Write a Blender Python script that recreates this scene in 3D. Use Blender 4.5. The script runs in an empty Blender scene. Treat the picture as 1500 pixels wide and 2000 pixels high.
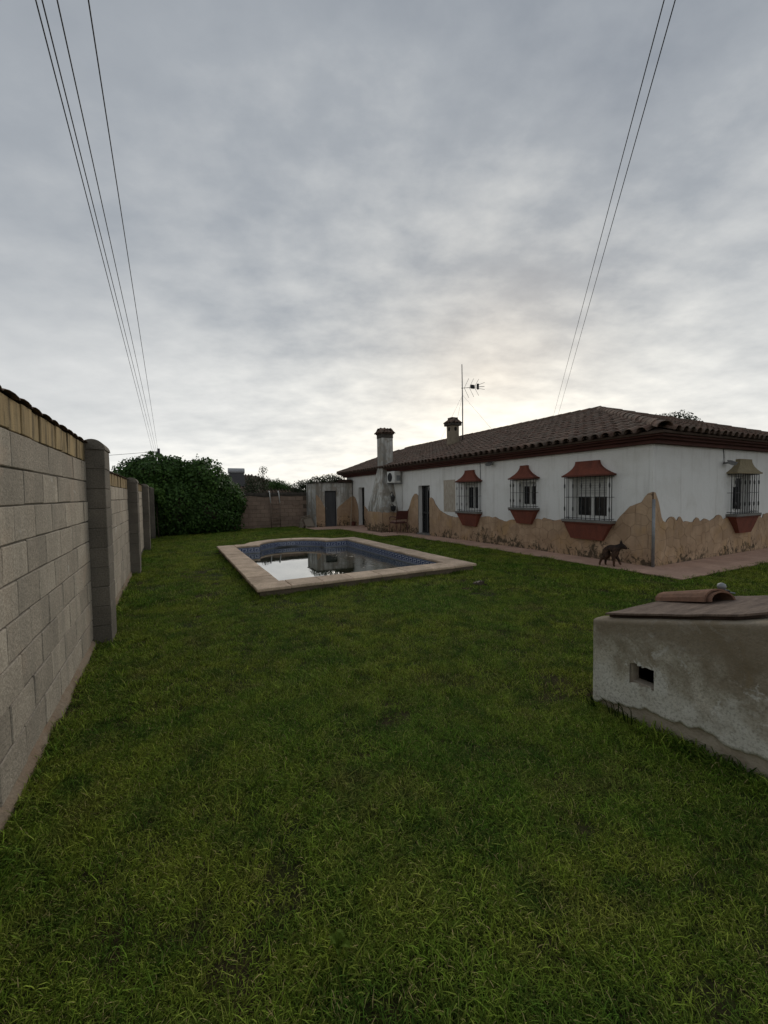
import bpy, bmesh, math, random
import numpy as np
from mathutils import Vector, Matrix, Euler, noise as mnoise
random.seed(7); rng = np.random.default_rng(7)
S = bpy.context.scene
C = S.collection

# ------------------------------------------------------------------ camera
cam_d = bpy.data.cameras.new('camera'); cam = bpy.data.objects.new('camera', cam_d); C.objects.link(cam)
YAW, PITCH, ROLL, FPX = 0.480658, 0.0444233, 0.0147792, 794.5
cam_d.sensor_fit = 'VERTICAL'; cam_d.sensor_height = 36.0; cam_d.sensor_width = 27.0
cam_d.lens = FPX / 2000 * 36.0
cam_d.clip_start = 0.05; cam_d.clip_end = 2000
_f = Vector((math.sin(YAW) * math.cos(PITCH), math.cos(YAW) * math.cos(PITCH), -math.sin(PITCH)))
_r = Vector((math.cos(YAW), -math.sin(YAW), 0)); _d = _f.cross(_r)
_r2 = _r * math.cos(ROLL) + _d * math.sin(ROLL); _d2 = -_r * math.sin(ROLL) + _d * math.cos(ROLL)
mw = Matrix((( _r2.x, -_d2.x, -_f.x, 0), (_r2.y, -_d2.y, -_f.y, 0), (_r2.z, -_d2.z, -_f.z, 1.54), (0, 0, 0, 1)))
cam.matrix_world = mw
S.camera = cam

# ------------------------------------------------------------------ world: overcast evening sky
SUN_AZ, SUN_EL = math.radians(42), math.radians(16)
sun_dir = Vector((math.sin(SUN_AZ) * math.cos(SUN_EL), math.cos(SUN_AZ) * math.cos(SUN_EL), math.sin(SUN_EL)))
W = bpy.data.worlds.new('World'); S.world = W; W.use_nodes = True
nt = W.node_tree; nt.nodes.clear()
def N(nt, typ, **kw):
    n = nt.nodes.new(typ)
    for k, v in kw.items():
        if k == 'inputs':
            for i, x in v.items(): n.inputs[i].default_value = x
        else: setattr(n, k, v)
    return n
def mth(nt, op, a, b=None, c=None, clamp=False):
    n = nt.nodes.new('ShaderNodeMath'); n.operation = op; n.use_clamp = clamp
    for i, x in enumerate((a, b, c)):
        if x is None: continue
        if hasattr(x, 'is_linked'): nt.links.new(x, n.inputs[i])
        else: n.inputs[i].default_value = x
    return n.outputs[0]
def mixc(nt, fac, a, b, blend='MIX'):
    n = nt.nodes.new('ShaderNodeMix'); n.data_type = 'RGBA'; n.blend_type = blend
    n.clamp_factor = True
    for sock, x in ((n.inputs[0], fac), (n.inputs[6], a), (n.inputs[7], b)):
        if hasattr(x, 'is_linked'): nt.links.new(x, sock)
        elif isinstance(x, (int, float)): sock.default_value = x
        else: sock.default_value = (*x, 1)[:4]
    return n.outputs[2]
def ramp(nt, fac, stops):
    n = nt.nodes.new('ShaderNodeValToRGB'); cr = n.color_ramp
    while len(cr.elements) < len(stops): cr.elements.new(0.5)
    for e, (p, c) in zip(cr.elements, stops):
        e.position = p; e.color = (c, c, c, 1) if isinstance(c, (int, float)) else (*c, 1)
    if fac is not None: nt.links.new(fac, n.inputs[0])
    return n.outputs[0]
def vmul(nt, v, sc):
    n = nt.nodes.new('ShaderNodeVectorMath'); n.operation = 'MULTIPLY'
    nt.links.new(v, n.inputs[0]); n.inputs[1].default_value = sc
    return n.outputs[0]
def nse(nt, vec, scale, detail=4, rough=0.55, dist=0.0, out=0):
    n = nt.nodes.new('ShaderNodeTexNoise'); n.inputs['Scale'].default_value = scale
    n.inputs['Detail'].default_value = detail; n.inputs['Roughness'].default_value = rough; n.inputs['Distortion'].default_value = dist
    if vec is not None: nt.links.new(vec, n.inputs['Vector'])
    return n.outputs[out]

tc = N(nt, 'ShaderNodeTexCoord')
nrm = N(nt, 'ShaderNodeVectorMath', operation='NORMALIZE'); nt.links.new(tc.outputs['Generated'], nrm.inputs[0])
D = nrm.outputs[0]
sep = N(nt, 'ShaderNodeSeparateXYZ'); nt.links.new(D, sep.inputs[0])
el = mth(nt, 'MAXIMUM', sep.outputs[2], 0.0)
inv = mth(nt, 'DIVIDE', 1.0, mth(nt, 'ADD', el, 0.24))
sc_ = N(nt, 'ShaderNodeVectorMath', operation='SCALE'); nt.links.new(D, sc_.inputs[0]); nt.links.new(inv, sc_.inputs['Scale'])
CP = sc_.outputs[0]                                   # cloud-deck coordinates
rot = N(nt, 'ShaderNodeMapping'); rot.inputs['Rotation'].default_value = (0, 0, math.radians(24)); rot.inputs['Location'].default_value = (1.3, 4.1, 0)
nt.links.new(CP, rot.inputs['Vector']); CP = rot.outputs[0]
broad = nse(nt, vmul(nt, CP, (1.0, 1.6, 0.0)), 0.85, 5, 0.48, 0.25)
fine = nse(nt, vmul(nt, CP, (1.0, 1.25, 0.0)), 5.2, 9, 0.56, 0.0)
dsun = N(nt, 'ShaderNodeVectorMath', operation='DOT_PRODUCT'); nt.links.new(D, dsun.inputs[0]); dsun.inputs[1].default_value = sun_dir
sd = mth(nt, 'MAXIMUM', dsun.outputs['Value'], 0.0)
glow = mth(nt, 'POWER', sd, 10.0)
wide = mth(nt, 'POWER', sd, 2.2)
low = mth(nt, 'POWER', mth(nt, 'SUBTRACT', 1.0, el), 3.0)       # 1 at the horizon
# thickness of the deck: thin (bright) low and round the sun
thin = mth(nt, 'ADD', mth(nt, 'MULTIPLY_ADD', low, 0.82, 0.10), mth(nt, 'ADD', mth(nt, 'MULTIPLY', glow, 0.05), mth(nt, 'MULTIPLY', wide, 0.13)))
cl = mth(nt, 'ADD', mth(nt, 'MULTIPLY', mth(nt, 'SUBTRACT', fine, 0.5), 1.1), mth(nt, 'MULTIPLY', mth(nt, 'SUBTRACT', broad, 0.5), 1.5))
amp = mth(nt, 'ADD', 0.16, mth(nt, 'MULTIPLY', mth(nt, 'POWER', sd, 4.0), 0.55))
val = mth(nt, 'ADD', thin, mth(nt, 'MULTIPLY', cl, amp), clamp=True)
deck = ramp(nt, val, [(0.0, (0.25, 0.277, 0.315)), (0.22, (0.345, 0.372, 0.405)), (0.5, (0.56, 0.575, 0.585)), (0.75, (0.76, 0.765, 0.755)), (1.0, (1.0, 0.985, 0.935))])
warmth = mth(nt, 'MULTIPLY', mth(nt, 'ADD', glow, mth(nt, 'MULTIPLY', wide, 0.35)), mth(nt, 'MULTIPLY', val, 0.85), clamp=True)
deck = mixc(nt, warmth, deck, (1.01, 0.99, 0.935), 'MULTIPLY')
deck10 = mixc(nt, 1.0, deck, (10.2, 10.2, 10.2), 'MULTIPLY')
sky = N(nt, 'ShaderNodeTexSky', sky_type='NISHITA'); sky.sun_disc = False
sky.sun_elevation = SUN_EL; sky.sun_rotation = SUN_AZ; sky.air_density = 1.0; sky.dust_density = 2.0
gap = ramp(nt, broad, [(0.0, 0.90), (0.42, 0.955), (1.0, 0.985)])
col = mixc(nt, gap, sky.outputs[0], deck10)
bg = N(nt, 'ShaderNodeBackground'); nt.links.new(col, bg.inputs['Color']); bg.inputs['Strength'].default_value = 0.10
wo = N(nt, 'ShaderNodeOutputWorld'); nt.links.new(bg.outputs[0], wo.inputs['Surface'])

sun_l = bpy.data.lights.new('sun', 'SUN'); sun_l.energy = 1.3; sun_l.angle = math.radians(45); sun_l.color = (1.0, 0.93, 0.82)
sun = bpy.data.objects.new('sun', sun_l); C.objects.link(sun)
sun.rotation_euler = (-sun_dir).to_track_quat('-Z', 'Y').to_euler(); sun.location = (20, 20, 30)

S.view_settings.view_transform = 'Standard'; S.view_settings.look = 'None'; S.view_settings.gamma = 1.0
S.view_settings.exposure = 0.12; S.view_settings.use_curve_mapping = False
S.render.engine = 'CYCLES'; S.cycles.use_denoising = True; S.cycles.denoising_prefilter = "ACCURATE"; S.cycles.max_bounces = 8

# ------------------------------------------------------------------ materials
MATS = {}
def new_mat(name):
    m = bpy.data.materials.new(name); m.use_nodes = True; MATS[name] = m
    b = m.node_tree.nodes['Principled BSDF']
    return m, m.node_tree, b
def hook(nt, b, sock, x):
    if hasattr(x, 'is_linked'): nt.links.new(x, b.inputs[sock])
    else: b.inputs[sock].default_value = (*x, 1) if isinstance(x, tuple) else x
def bump(nt, b, h, strength=0.4, dist=0.01):
    n = N(nt, 'ShaderNodeBump'); n.inputs['Strength'].default_value = strength; n.inputs['Distance'].default_value = dist
    nt.links.new(h, n.inputs['Height']); nt.links.new(n.outputs[0], b.inputs['Normal'])
def pos(nt): return N(nt, 'ShaderNodeNewGeometry').outputs['Position']
def rnd(nt): return N(nt, 'ShaderNodeObjectInfo').outputs['Random']
def simple(name, c1, c2, scale=8.0, rough=0.85, bumpd=0.004, jitter=0.0, fine=60.0, spec=0.1, metal=0.0, stretch=(1, 1, 1), lo=0.3, hi=0.7, grain=0.35):
    """two tones mixed by noise in world space, fine relief, tone jitter per object"""
    m, t, b = new_mat(name)
    p = vmul(t, pos(t), stretch)
    n1 = nse(t, p, scale, 6, 0.6, 0.3)
    c = mixc(t, ramp(t, n1, [(lo, 0.0), (hi, 1.0)]), c1, c2)
    n2 = nse(t, p, fine, 4, 0.6)
    c = mixc(t, grain, c, ramp(t, n2, [(0.25, 0.35), (0.75, 1.0)]), 'MULTIPLY')
    if jitter:
        r = rnd(t); j = mth(t, 'ADD', 1.0 - jitter, mth(t, 'MULTIPLY', r, jitter * 2))
        cc = N(t, 'ShaderNodeCombineColor'); [t.links.new(j, cc.inputs[i]) for i in range(3)]
        c = mixc(t, 1.0, c, cc.outputs[0], 'MULTIPLY')
    hook(t, b, 'Base Color', c); b.inputs['Roughness'].default_value = rough; b.inputs['Specular IOR Level'].default_value = spec
    b.inputs['Metallic'].default_value = metal
    if bumpd: bump(t, b, n2, 0.7, bumpd)
    return m

# white lime plaster with rain streaks and dirty blotches
m, t, b = new_mat('white_plaster')
p = pos(t)
streak = nse(t, vmul(t, p, (9, 9, 0.55)), 1.0, 6, 0.6, 0.2)
blot = nse(t, p, 1.7, 6, 0.65, 0.4)
grain = nse(t, p, 55, 5, 0.6)
c = mixc(t, ramp(t, streak, [(0.52, 0.0), (0.80, 0.55)]), (0.75, 0.745, 0.715), (0.44, 0.42, 0.38))
c = mixc(t, ramp(t, blot, [(0.50, 0.0), (0.78, 0.42)]), c, (0.50, 0.48, 0.42))
hook(t, b, 'Base Color', mixc(t, 0.16, c, ramp(t, grain, [(0.3, 0.5), (0.7, 1.0)]), 'MULTIPLY'))
b.inputs['Roughness'].default_value = 0.9; b.inputs['Specular IOR Level'].default_value = 0.1
bump(t, b, mth(t, 'ADD', grain, mth(t, 'MULTIPLY', nse(t, p, 7, 3), 2.0)), 0.6, 0.006)

# old, badly weathered plaster (shed, fireplace)
m, t, b = new_mat('weathered_plaster')
p = pos(t)
streak = nse(t, vmul(t, p, (7, 7, 0.45)), 1.0, 7, 0.65, 0.3)
blot = nse(t, p, 2.6, 7, 0.65, 0.6)
c = mixc(t, ramp(t, streak, [(0.40, 0.0), (0.60, 0.9)]), (0.55, 0.54, 0.50), (0.16, 0.15, 0.13))
c = mixc(t, ramp(t, blot, [(0.47, 0.0), (0.60, 0.8)]), c, (0.27, 0.235, 0.19))
hook(t, b, 'Base Color', c); b.inputs['Roughness'].default_value = 0.92; b.inputs['Specular IOR Level'].default_value = 0.1
bump(t, b, nse(t, p, 30, 6, 0.65), 0.7, 0.01)

# ochre stamped render: tone per stone, black mould clumps low on the wall, rust tones
def stone_mat(name, k):
    m, t, b = new_mat(name)
    p = pos(t); r = rnd(t)
    sx = N(t, 'ShaderNodeSeparateXYZ'); t.links.new(p, sx.inputs[0]); z = sx.outputs[2]
    tone = mixc(t, r, (0.35 * k, 0.245 * k, 0.160 * k), (0.455 * k, 0.322 * k, 0.212 * k))
    n1 = nse(t, p, 3.2, 7, 0.62, 0.5)
    c = mixc(t, ramp(t, n1, [(0.38, 0.0), (0.7, 0.85)]), tone, (0.28 * k, 0.185 * k, 0.115 * k))
    n2 = nse(t, vmul(t, p, (1, 1, 0.8)), 1.6, 5, 0.6, 0.6)
    c = mixc(t, ramp(t, n2, [(0.53, 0.0), (0.68, 0.6)]), c, (0.40 * k, 0.255 * k, 0.12 * k))
    st = nse(t, vmul(t, p, (14, 14, 1.2)), 1.0, 5, 0.6)
    c = mixc(t, ramp(t, st, [(0.5, 0.0), (0.75, 0.45)]), c, (0.20 * k, 0.14 * k, 0.09 * k))
    # mould creeping up from the paving
    md = nse(t, vmul(t, p, (1, 1, 0.75)), 9.0, 6, 0.7, 0.8)
    hz = mth(t, 'ADD', z, mth(t, 'MULTIPLY', mth(t, 'SUBTRACT', nse(t, p, 1.1, 3), 0.5), 1.1))
    band = ramp(t, hz, [(0.0, 0.16), (0.45, 0.0)])
    mould = ramp(t, mth(t, 'ADD', md, band), [(0.585, 0.0), (0.68, 0.85)])
    c = mixc(t, mth(t, 'MULTIPLY', mould, ramp(t, hz, [(0.30, 1.0), (0.44, 0.0)])), c, (0.045, 0.038, 0.026))
    hook(t, b, 'Base Color', c); b.inputs['Roughness'].default_value = 0.88; b.inputs['Specular IOR Level'].default_value = 0.1
    bump(t, b, mth(t, 'ADD', nse(t, p, 22, 6, 0.65), mth(t, 'MULTIPLY', nse(t, p, 90, 3), 0.4)), 0.7, 0.008)
stone_mat('stone_render', 1.12)
simple('stone_joint', (0.23, 0.158, 0.105), (0.155, 0.105, 0.072), 5, bumpd=0.006)

simple('concrete_block', (0.52, 0.455, 0.37), (0.39, 0.34, 0.275), 2.2, 0.95, 0.012, jitter=0.18, fine=70, grain=0.8)
m = MATS['concrete_block']; t = m.node_tree; b = t.nodes['Principled BSDF']; p = pos(t)
c = b.inputs['Base Color'].links[0].from_socket
c = mixc(t, ramp(t, nse(t, vmul(t, p, (3, 5, 0.5)), 1.0, 7, 0.65, 0.4), [(0.50, 0.0), (0.72, 0.6)]), c, (0.20, 0.185, 0.155))
c = mixc(t, ramp(t, nse(t, p, 1.3, 6, 0.65, 0.5), [(0.54, 0.0), (0.70, 0.5)]), c, (0.40, 0.31, 0.235))
c = mixc(t, ramp(t, nse(t, p, 2.9, 6, 0.7, 0.8), [(0.63, 0.0), (0.70, 0.5)]), c, (0.60, 0.57, 0.51))
t.links.new(c, b.inputs['Base Color'])
simple('mortar', (0.16, 0.145, 0.12), (0.09, 0.08, 0.066), 6, 0.95, 0.01, fine=70)
simple('back_block', (0.34, 0.245, 0.185), (0.24, 0.175, 0.135), 2.2, 0.95, 0.006, jitter=0.13, fine=70)
simple('back_mortar', (0.15, 0.11, 0.085), (0.10, 0.08, 0.06), 4, 0.95, 0.01)
simple('black_lichen', (0.05, 0.045, 0.038), (0.11, 0.095, 0.08), 5, 0.95, 0.01)
m, t, b = new_mat('ochre_block')
p = pos(t)
c = mixc(t, ramp(t, nse(t, vmul(t, p, (6, 14, 1.0)), 1.0, 6, 0.6, 0.3), [(0.40, 0.0), (0.62, 0.9)]), (0.37, 0.275, 0.15), (0.12, 0.095, 0.06))
c = mixc(t, ramp(t, nse(t, p, 9, 4), [(0.5, 0), (0.75, 0.5)]), c, (0.33, 0.26, 0.15))
hook(t, b, 'Base Color', c); b.inputs['Roughness'].default_value = 0.95; b.inputs['Specular IOR Level'].default_value = 0.1
bump(t, b, nse(t, p, 110, 4), 0.7, 0.006)
simple('pillar_concrete', (0.25, 0.22, 0.18), (0.16, 0.142, 0.118), 3.5, 0.95, 0.010, jitter=0.07, fine=70, grain=0.7)
simple('footing', (0.30, 0.25, 0.19), (0.24, 0.165, 0.11), 4, 0.95, 0.02, fine=40)
simple('coping_tile_dark', (0.075, 0.06, 0.052), (0.15, 0.095, 0.07), 9, 0.9, 0.006, jitter=0.2)

# clay roof tiles with lichen; tone per tile
m, t, b = new_mat('roof_tile')
p = pos(t); r = rnd(t)
c = ramp(t, r, [(0.0, (0.12, 0.068, 0.05)), (0.35, (0.165, 0.10, 0.075)), (0.7, (0.14, 0.10, 0.078)), (1.0, (0.21, 0.14, 0.105))])
c = mixc(t, ramp(t, nse(t, p, 9.0, 6, 0.65, 0.4), [(0.42, 0.0), (0.62, 0.85)]), c, (0.095, 0.08, 0.064))
c = mixc(t, ramp(t, nse(t, p, 2.2, 5, 0.6, 0.4), [(0.48, 0.0), (0.68, 0.65)]), c, (0.075, 0.055, 0.042))
c = mixc(t, ramp(t, nse(t, p, 24.0, 4, 0.6), [(0.60, 0.0), (0.72, 0.6)]), c, (0.20, 0.17, 0.13))
hook(t, b, 'Base Color', c); b.inputs['Roughness'].default_value = 0.9; b.inputs['Specular IOR Level'].default_value = 0.1
bump(t, b, nse(t, p, 45, 5, 0.65), 0.6, 0.006)
simple('roof_channel', (0.065, 0.046, 0.036), (0.11, 0.076, 0.058), 7, 0.95, 0.006)
simple('cornice_paint', (0.115, 0.048, 0.038), (0.08, 0.036, 0.03), 3, 0.75, 0.003, fine=40)
simple('terracotta', (0.25, 0.082, 0.054), (0.16, 0.062, 0.046), 5, 0.85, 0.004, fine=35, grain=0.5, stretch=(1.5, 1.5, 0.6))
simple('terracotta_dark', (0.15, 0.052, 0.036), (0.10, 0.045, 0.034), 5, 0.8, 0.003)
simple('faded_hood', (0.33, 0.275, 0.17), (0.24, 0.20, 0.13), 5, 0.85, 0.004, stretch=(4, 4, 0.6))
simple('sill_stone', (0.24, 0.23, 0.21), (0.16, 0.155, 0.14), 6, 0.8, 0.003)
simple('black_iron', (0.018, 0.018, 0.019), (0.035, 0.032, 0.03), 12, 0.5, 0.0005, spec=0.5)
simple('white_frame', (0.66, 0.65, 0.61), (0.55, 0.54, 0.50), 4, 0.5, 0.0, spec=0.5)
simple('shutter_white', (0.58, 0.575, 0.545), (0.48, 0.47, 0.44), 4, 0.6, 0.0)
m, t, b = new_mat('dark_glass'); b.inputs['Base Color'].default_value = (0.012, 0.014, 0.016, 1); b.inputs['Roughness'].default_value = 0.06
b.inputs['Specular IOR Level'].default_value = 0.5
simple('opening_shade', (0.02, 0.018, 0.016), (0.03, 0.027, 0.024), 2, 0.95, 0)  # near-black colour standing for the shade inside openings
simple('grey_door', (0.098, 0.099, 0.10), (0.07, 0.071, 0.072), 3, 0.5, 0.001, stretch=(3, 3, 0.5))
simple('galvanised', (0.30, 0.31, 0.32), (0.21, 0.21, 0.21), 8, 0.5, 0.001, metal=0.4, spec=0.5)
simple('antenna_metal', (0.16, 0.16, 0.16), (0.11, 0.11, 0.11), 8, 0.45, 0, metal=0.5)
simple('aircon_white', (0.64, 0.64, 0.61), (0.55, 0.54, 0.50), 5, 0.5, 0.0, spec=0.5)
simple('dark_plastic', (0.025, 0.025, 0.027), (0.04, 0.04, 0.042), 8, 0.5, 0)
simple('paving', (0.60, 0.40, 0.30), (0.46, 0.30, 0.225), 2.4, 0.85, 0.003, jitter=0.07, fine=45)
simple('paving_joint', (0.17, 0.12, 0.09), (0.24, 0.17, 0.13), 6, 0.95, 0.004)
simple('pool_coping', (0.80, 0.61, 0.445), (0.48, 0.36, 0.255), 3.2, 0.8, 0.006, jitter=0.10, fine=40, grain=0.6, lo=0.35, hi=0.68)
simple('pool_render', (0.22, 0.17, 0.125), (0.12, 0.10, 0.075), 4, 0.95, 0.01, fine=30)
simple('pool_grout', (0.30, 0.31, 0.32), (0.22, 0.23, 0.24), 8, 0.8, 0.001)
m, t, b = new_mat('tile_navy'); b.inputs['Roughness'].default_value = 0.18; b.inputs['Specular IOR Level'].default_value = 0.5
hook(t, b, 'Base Color', mixc(t, nse(t, pos(t), 14, 4), (0.012, 0.022, 0.085), (0.03, 0.055, 0.16)))
m, t, b = new_mat('tile_white'); b.inputs['Roughness'].default_value = 0.2; b.inputs['Specular IOR Level'].default_value = 0.5
hook(t, b, 'Base Color', mixc(t, nse(t, pos(t), 9, 4), (0.30, 0.34, 0.43), (0.46, 0.49, 0.55)))
# stagnant pool water: murky green body under a smooth surface, faint ripples in patches
m, t, b = new_mat('pool_water'); p = pos(t)
hook(t, b, 'Base Color', mixc(t, nse(t, p, 1.6, 4), (0.012, 0.020, 0.010), (0.020, 0.028, 0.014)))
b.inputs['Roughness'].default_value = 0.012; b.inputs['IOR'].default_value = 1.4; b.inputs['Specular IOR Level'].default_value = 0.8; b.inputs['Coat Weight'].default_value = 1.0; b.inputs['Coat Roughness'].default_value = 0.01; b.inputs['Coat IOR'].default_value = 1.5
rip = N(t, 'ShaderNodeBump'); rip.inputs['Distance'].default_value = 0.02
calm = ramp(t, mth(t, 'ADD', nse(t, p, 0.55, 2), mth(t, 'MULTIPLY', N(t, 'ShaderNodeSeparateXYZ').outputs[0], 0.0)), [(0.0, 0.0), (1.0, 0.0)])
sx = N(t, 'ShaderNodeSeparateXYZ'); t.links.new(p, sx.inputs[0])
brz = ramp(t, mth(t, 'ADD', mth(t, 'MULTIPLY', sx.outputs[0], 0.2), mth(t, 'MULTIPLY', nse(t, p, 1.3, 3), 0.12)), [(0.76, 0.012), (0.84, 0.30)])
t.links.new(brz, rip.inputs['Strength']); t.links.new(nse(t, vmul(t, p, (6, 9, 1)), 1.0, 3, 0.5, 0.5), rip.inputs['Height'])
t.links.new(rip.outputs[0], b.inputs['Normal']); t.links.new(rip.outputs[0], b.inputs['Coat Normal'])

# soil under the lawn and rough land beyond
m, t, b = new_mat('lawn_soil'); p = pos(t)
c = mixc(t, ramp(t, nse(t, p, 1.1, 6, 0.6, 0.3), [(0.42, 0.0), (0.62, 1.0)]), (0.045, 0.055, 0.016), (0.070, 0.046, 0.026))
c = mixc(t, ramp(t, nse(t, p, 30, 5, 0.65), [(0.35, 0.0), (0.65, 0.6)]), c, (0.022, 0.020, 0.010))
hook(t, b, 'Base Color', c); b.inputs['Roughness'].default_value = 1.0; b.inputs['Specular IOR Level'].default_value = 0.1
bump(t, b, nse(t, p, 45, 5, 0.65), 1.0, 0.02)
# grass blades: patches of yellower, bluer and dry turf; each tuft its own tone
m, t, b = new_mat('grass_blade'); p = pos(t)
tr = N(t, 'ShaderNodeAttribute', attribute_type='INSTANCER', attribute_name='tone').outputs['Fac']
br = N(t, 'ShaderNodeAttribute', attribute_type='GEOMETRY', attribute_name='bl').outputs['Fac']
g1 = nse(t, vmul(t, p, (1, 1, 0)), 0.75, 4, 0.6, 0.4)
g2 = nse(t, vmul(t, p, (1, 1, 0)), 3.1, 4, 0.6, 0.3)
c = mixc(t, ramp(t, g1, [(0.36, 0.0), (0.64, 1.0)]), (0.122, 0.232, 0.024), (0.280, 0.325, 0.040))
c = mixc(t, ramp(t, g2, [(0.46, 0.0), (0.64, 0.85)]), c, (0.060, 0.125, 0.018))
dry = nse(t, vmul(t, p, (1, 1, 0)), 1.7, 5, 0.62, 0.5)
c = mixc(t, ramp(t, dry, [(0.55, 0.0), (0.68, 0.6)]), c, (0.185, 0.150, 0.06))
c = mixc(t, ramp(t, tr, [(0.0, 0.65), (0.5, 0.0), (1.0, 0.0)]), c, (0.058, 0.128, 0.018))
c = mixc(t, ramp(t, tr, [(0.5, 0.0), (1.0, 0.7)]), c, (0.27, 0.29, 0.06))
c = mixc(t, ramp(t, br, [(0.93, 0.0), (0.96, 0.85)]), c, (0.32, 0.25, 0.12))
c = mixc(t, 1.0, c, ramp(t, br, [(0.0, 0.30), (0.45, 0.80), (0.85, 1.75)]), 'MULTIPLY')
hook(t, b, 'Base Color', c); b.inputs['Roughness'].default_value = 0.7; b.inputs['Specular IOR Level'].default_value = 0.06
trn = N(t, 'ShaderNodeBsdfTranslucent'); t.links.new(c, trn.inputs['Color'])
mx = N(t, 'ShaderNodeMixShader'); mx.inputs[0].default_value = 0.30
t.links.new(b.outputs[0], mx.inputs[1]); t.links.new(trn.outputs[0], mx.inputs[2])
t.links.new(mx.outputs[0], t.nodes['Material Output'].inputs['Surface'])
def leaf_mat(name, c1, c2, c3, rough=0.5):
    m, t, b = new_mat(name); p = pos(t)
    lf = N(t, 'ShaderNodeAttribute', attribute_type='GEOMETRY', attribute_name='bl').outputs['Fac']
    c = ramp(t, lf, [(0.0, c1), (0.55, c2), (1.0, c3)])
    c = mixc(t, ramp(t, nse(t, p, 1.3, 4), [(0.45, 0.0), (0.7, 0.6)]), c, c1)
    hook(t, b, 'Base Color', c); b.inputs['Roughness'].default_value = rough; b.inputs['Specular IOR Level'].default_value = 0.15
    trn = N(t, 'ShaderNodeBsdfTranslucent'); t.links.new(c, trn.inputs['Color'])
    mx = N(t, 'ShaderNodeMixShader'); mx.inputs[0].default_value = 0.2
    t.links.new(b.outputs[0], mx.inputs[1]); t.links.new(trn.outputs[0], mx.inputs[2])
    t.links.new(mx.outputs[0], t.nodes['Material Output'].inputs['Surface'])
leaf_mat('ivy_leaf', (0.028, 0.060, 0.014), (0.050, 0.105, 0.022), (0.085, 0.160, 0.034))
leaf_mat('vine_leaf', (0.050, 0.11, 0.022), (0.085, 0.16, 0.03), (0.13, 0.21, 0.04))
leaf_mat('olive_leaf', (0.030, 0.040, 0.020), (0.045, 0.058, 0.030), (0.07, 0.085, 0.045))
leaf_mat('weed_leaf', (0.09, 0.14, 0.016), (0.12, 0.17, 0.02), (0.16, 0.20, 0.03), 0.8)
simple('bark', (0.085, 0.065, 0.048), (0.05, 0.04, 0.03), 10, 0.95, 0.01, stretch=(1, 1, 0.3))
simple('old_wood', (0.30, 0.25, 0.19), (0.20, 0.16, 0.12), 10, 0.9, 0.003, stretch=(6, 6, 0.6))
simple('pale_wood', (0.45, 0.36, 0.26), (0.36, 0.28, 0.20), 10, 0.85, 0.002, stretch=(6, 6, 0.6))
simple('rust_lid', (0.29, 0.215, 0.165), (0.125, 0.088, 0.07), 5, 0.8, 0.006, fine=28, grain=0.7, stretch=(0.6, 3.0, 1))
simple('rust_lid_dark', (0.045, 0.032, 0.026), (0.085, 0.055, 0.04), 12, 0.85, 0.004)
simple('clay_tile_new', (0.31, 0.165, 0.105), (0.20, 0.12, 0.085), 6, 0.85, 0.004, fine=40, grain=0.6)
# well: peeling limewash over grey concrete, lichen
m, t, b = new_mat('well_plaster'); p = pos(t)
c = mixc(t, ramp(t, nse(t, p, 4.5, 8, 0.68, 0.4), [(0.40, 0.0), (0.60, 1.0)]), (0.64, 0.595, 0.50), (0.37, 0.325, 0.25))
c = mixc(t, ramp(t, nse(t, p, 2.1, 6, 0.65, 0.7), [(0.52, 0.0), (0.64, 0.8)]), c, (0.25, 0.205, 0.14))
c = mixc(t, ramp(t, nse(t, vmul(t, p, (1, 1, 0.6)), 3.7, 6, 0.6, 0.6), [(0.60, 0.0), (0.70, 0.7)]), c, (0.27, 0.185, 0.08))
c = mixc(t, ramp(t, nse(t, p, 75, 4, 0.7), [(0.36, 0.35), (0.50, 0.0)]), c, (0.22, 0.19, 0.145))
c = mixc(t, ramp(t, nse(t, p, 6.5, 7, 0.7, 0.9), [(0.56, 0.0), (0.60, 0.8)]), c, (0.70, 0.68, 0.62))
sx = N(t, 'ShaderNodeSeparateXYZ'); t.links.new(p, sx.inputs[0])
hh = mth(t, 'ADD', sx.outputs[2], mth(t, 'MULTIPLY', mth(t, 'SUBTRACT', nse(t, p, 3.4, 6, 0.65, 0.5), 0.5), 0.75))
c = mixc(t, ramp(t, hh, [(0.22, 0.8), (0.34, 0.0)]), c, (0.72, 0.70, 0.63))
c = mixc(t, ramp(t, hh, [(0.40, 0.0), (0.62, 0.8)]), c, (0.22, 0.17, 0.11))
c = mixc(t, ramp(t, nse(t, p, 60, 5, 0.7), [(0.38, 0.5), (0.50, 0.0)]), c, (0.20, 0.175, 0.13))
hook(t, b, 'Base Color', c); b.inputs['Roughness'].default_value = 0.93; b.inputs['Specular IOR Level'].default_value = 0.1
bump(t, b, mth(t, 'ADD', nse(t, p, 80, 6, 0.7), mth(t, 'MULTIPLY', nse(t, p, 9, 4), 1.5)), 0.8, 0.006)
simple('well_mortar', (0.56, 0.49, 0.39), (0.37, 0.305, 0.23), 6, 0.95, 0.012, fine=60)
simple('cable_black', (0.05, 0.05, 0.053), (0.07, 0.07, 0.075), 5, 0.6, 0)
simple('ladder_white', (0.62, 0.61, 0.58), (0.5, 0.48, 0.45), 5, 0.5, 0)
simple('ladder_old', (0.23, 0.17, 0.13), (0.17, 0.13, 0.10), 6, 0.8, 0)
simple('chair_red', (0.115, 0.032, 0.026), (0.075, 0.025, 0.022), 8, 0.55, 0, spec=0.5)
simple('cushion', (0.40, 0.28, 0.22), (0.20, 0.10, 0.08), 14, 0.9, 0.003)
m, t, b = new_mat('dog_fur'); p = N(t, 'ShaderNodeTexCoord').outputs['Object']
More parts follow.
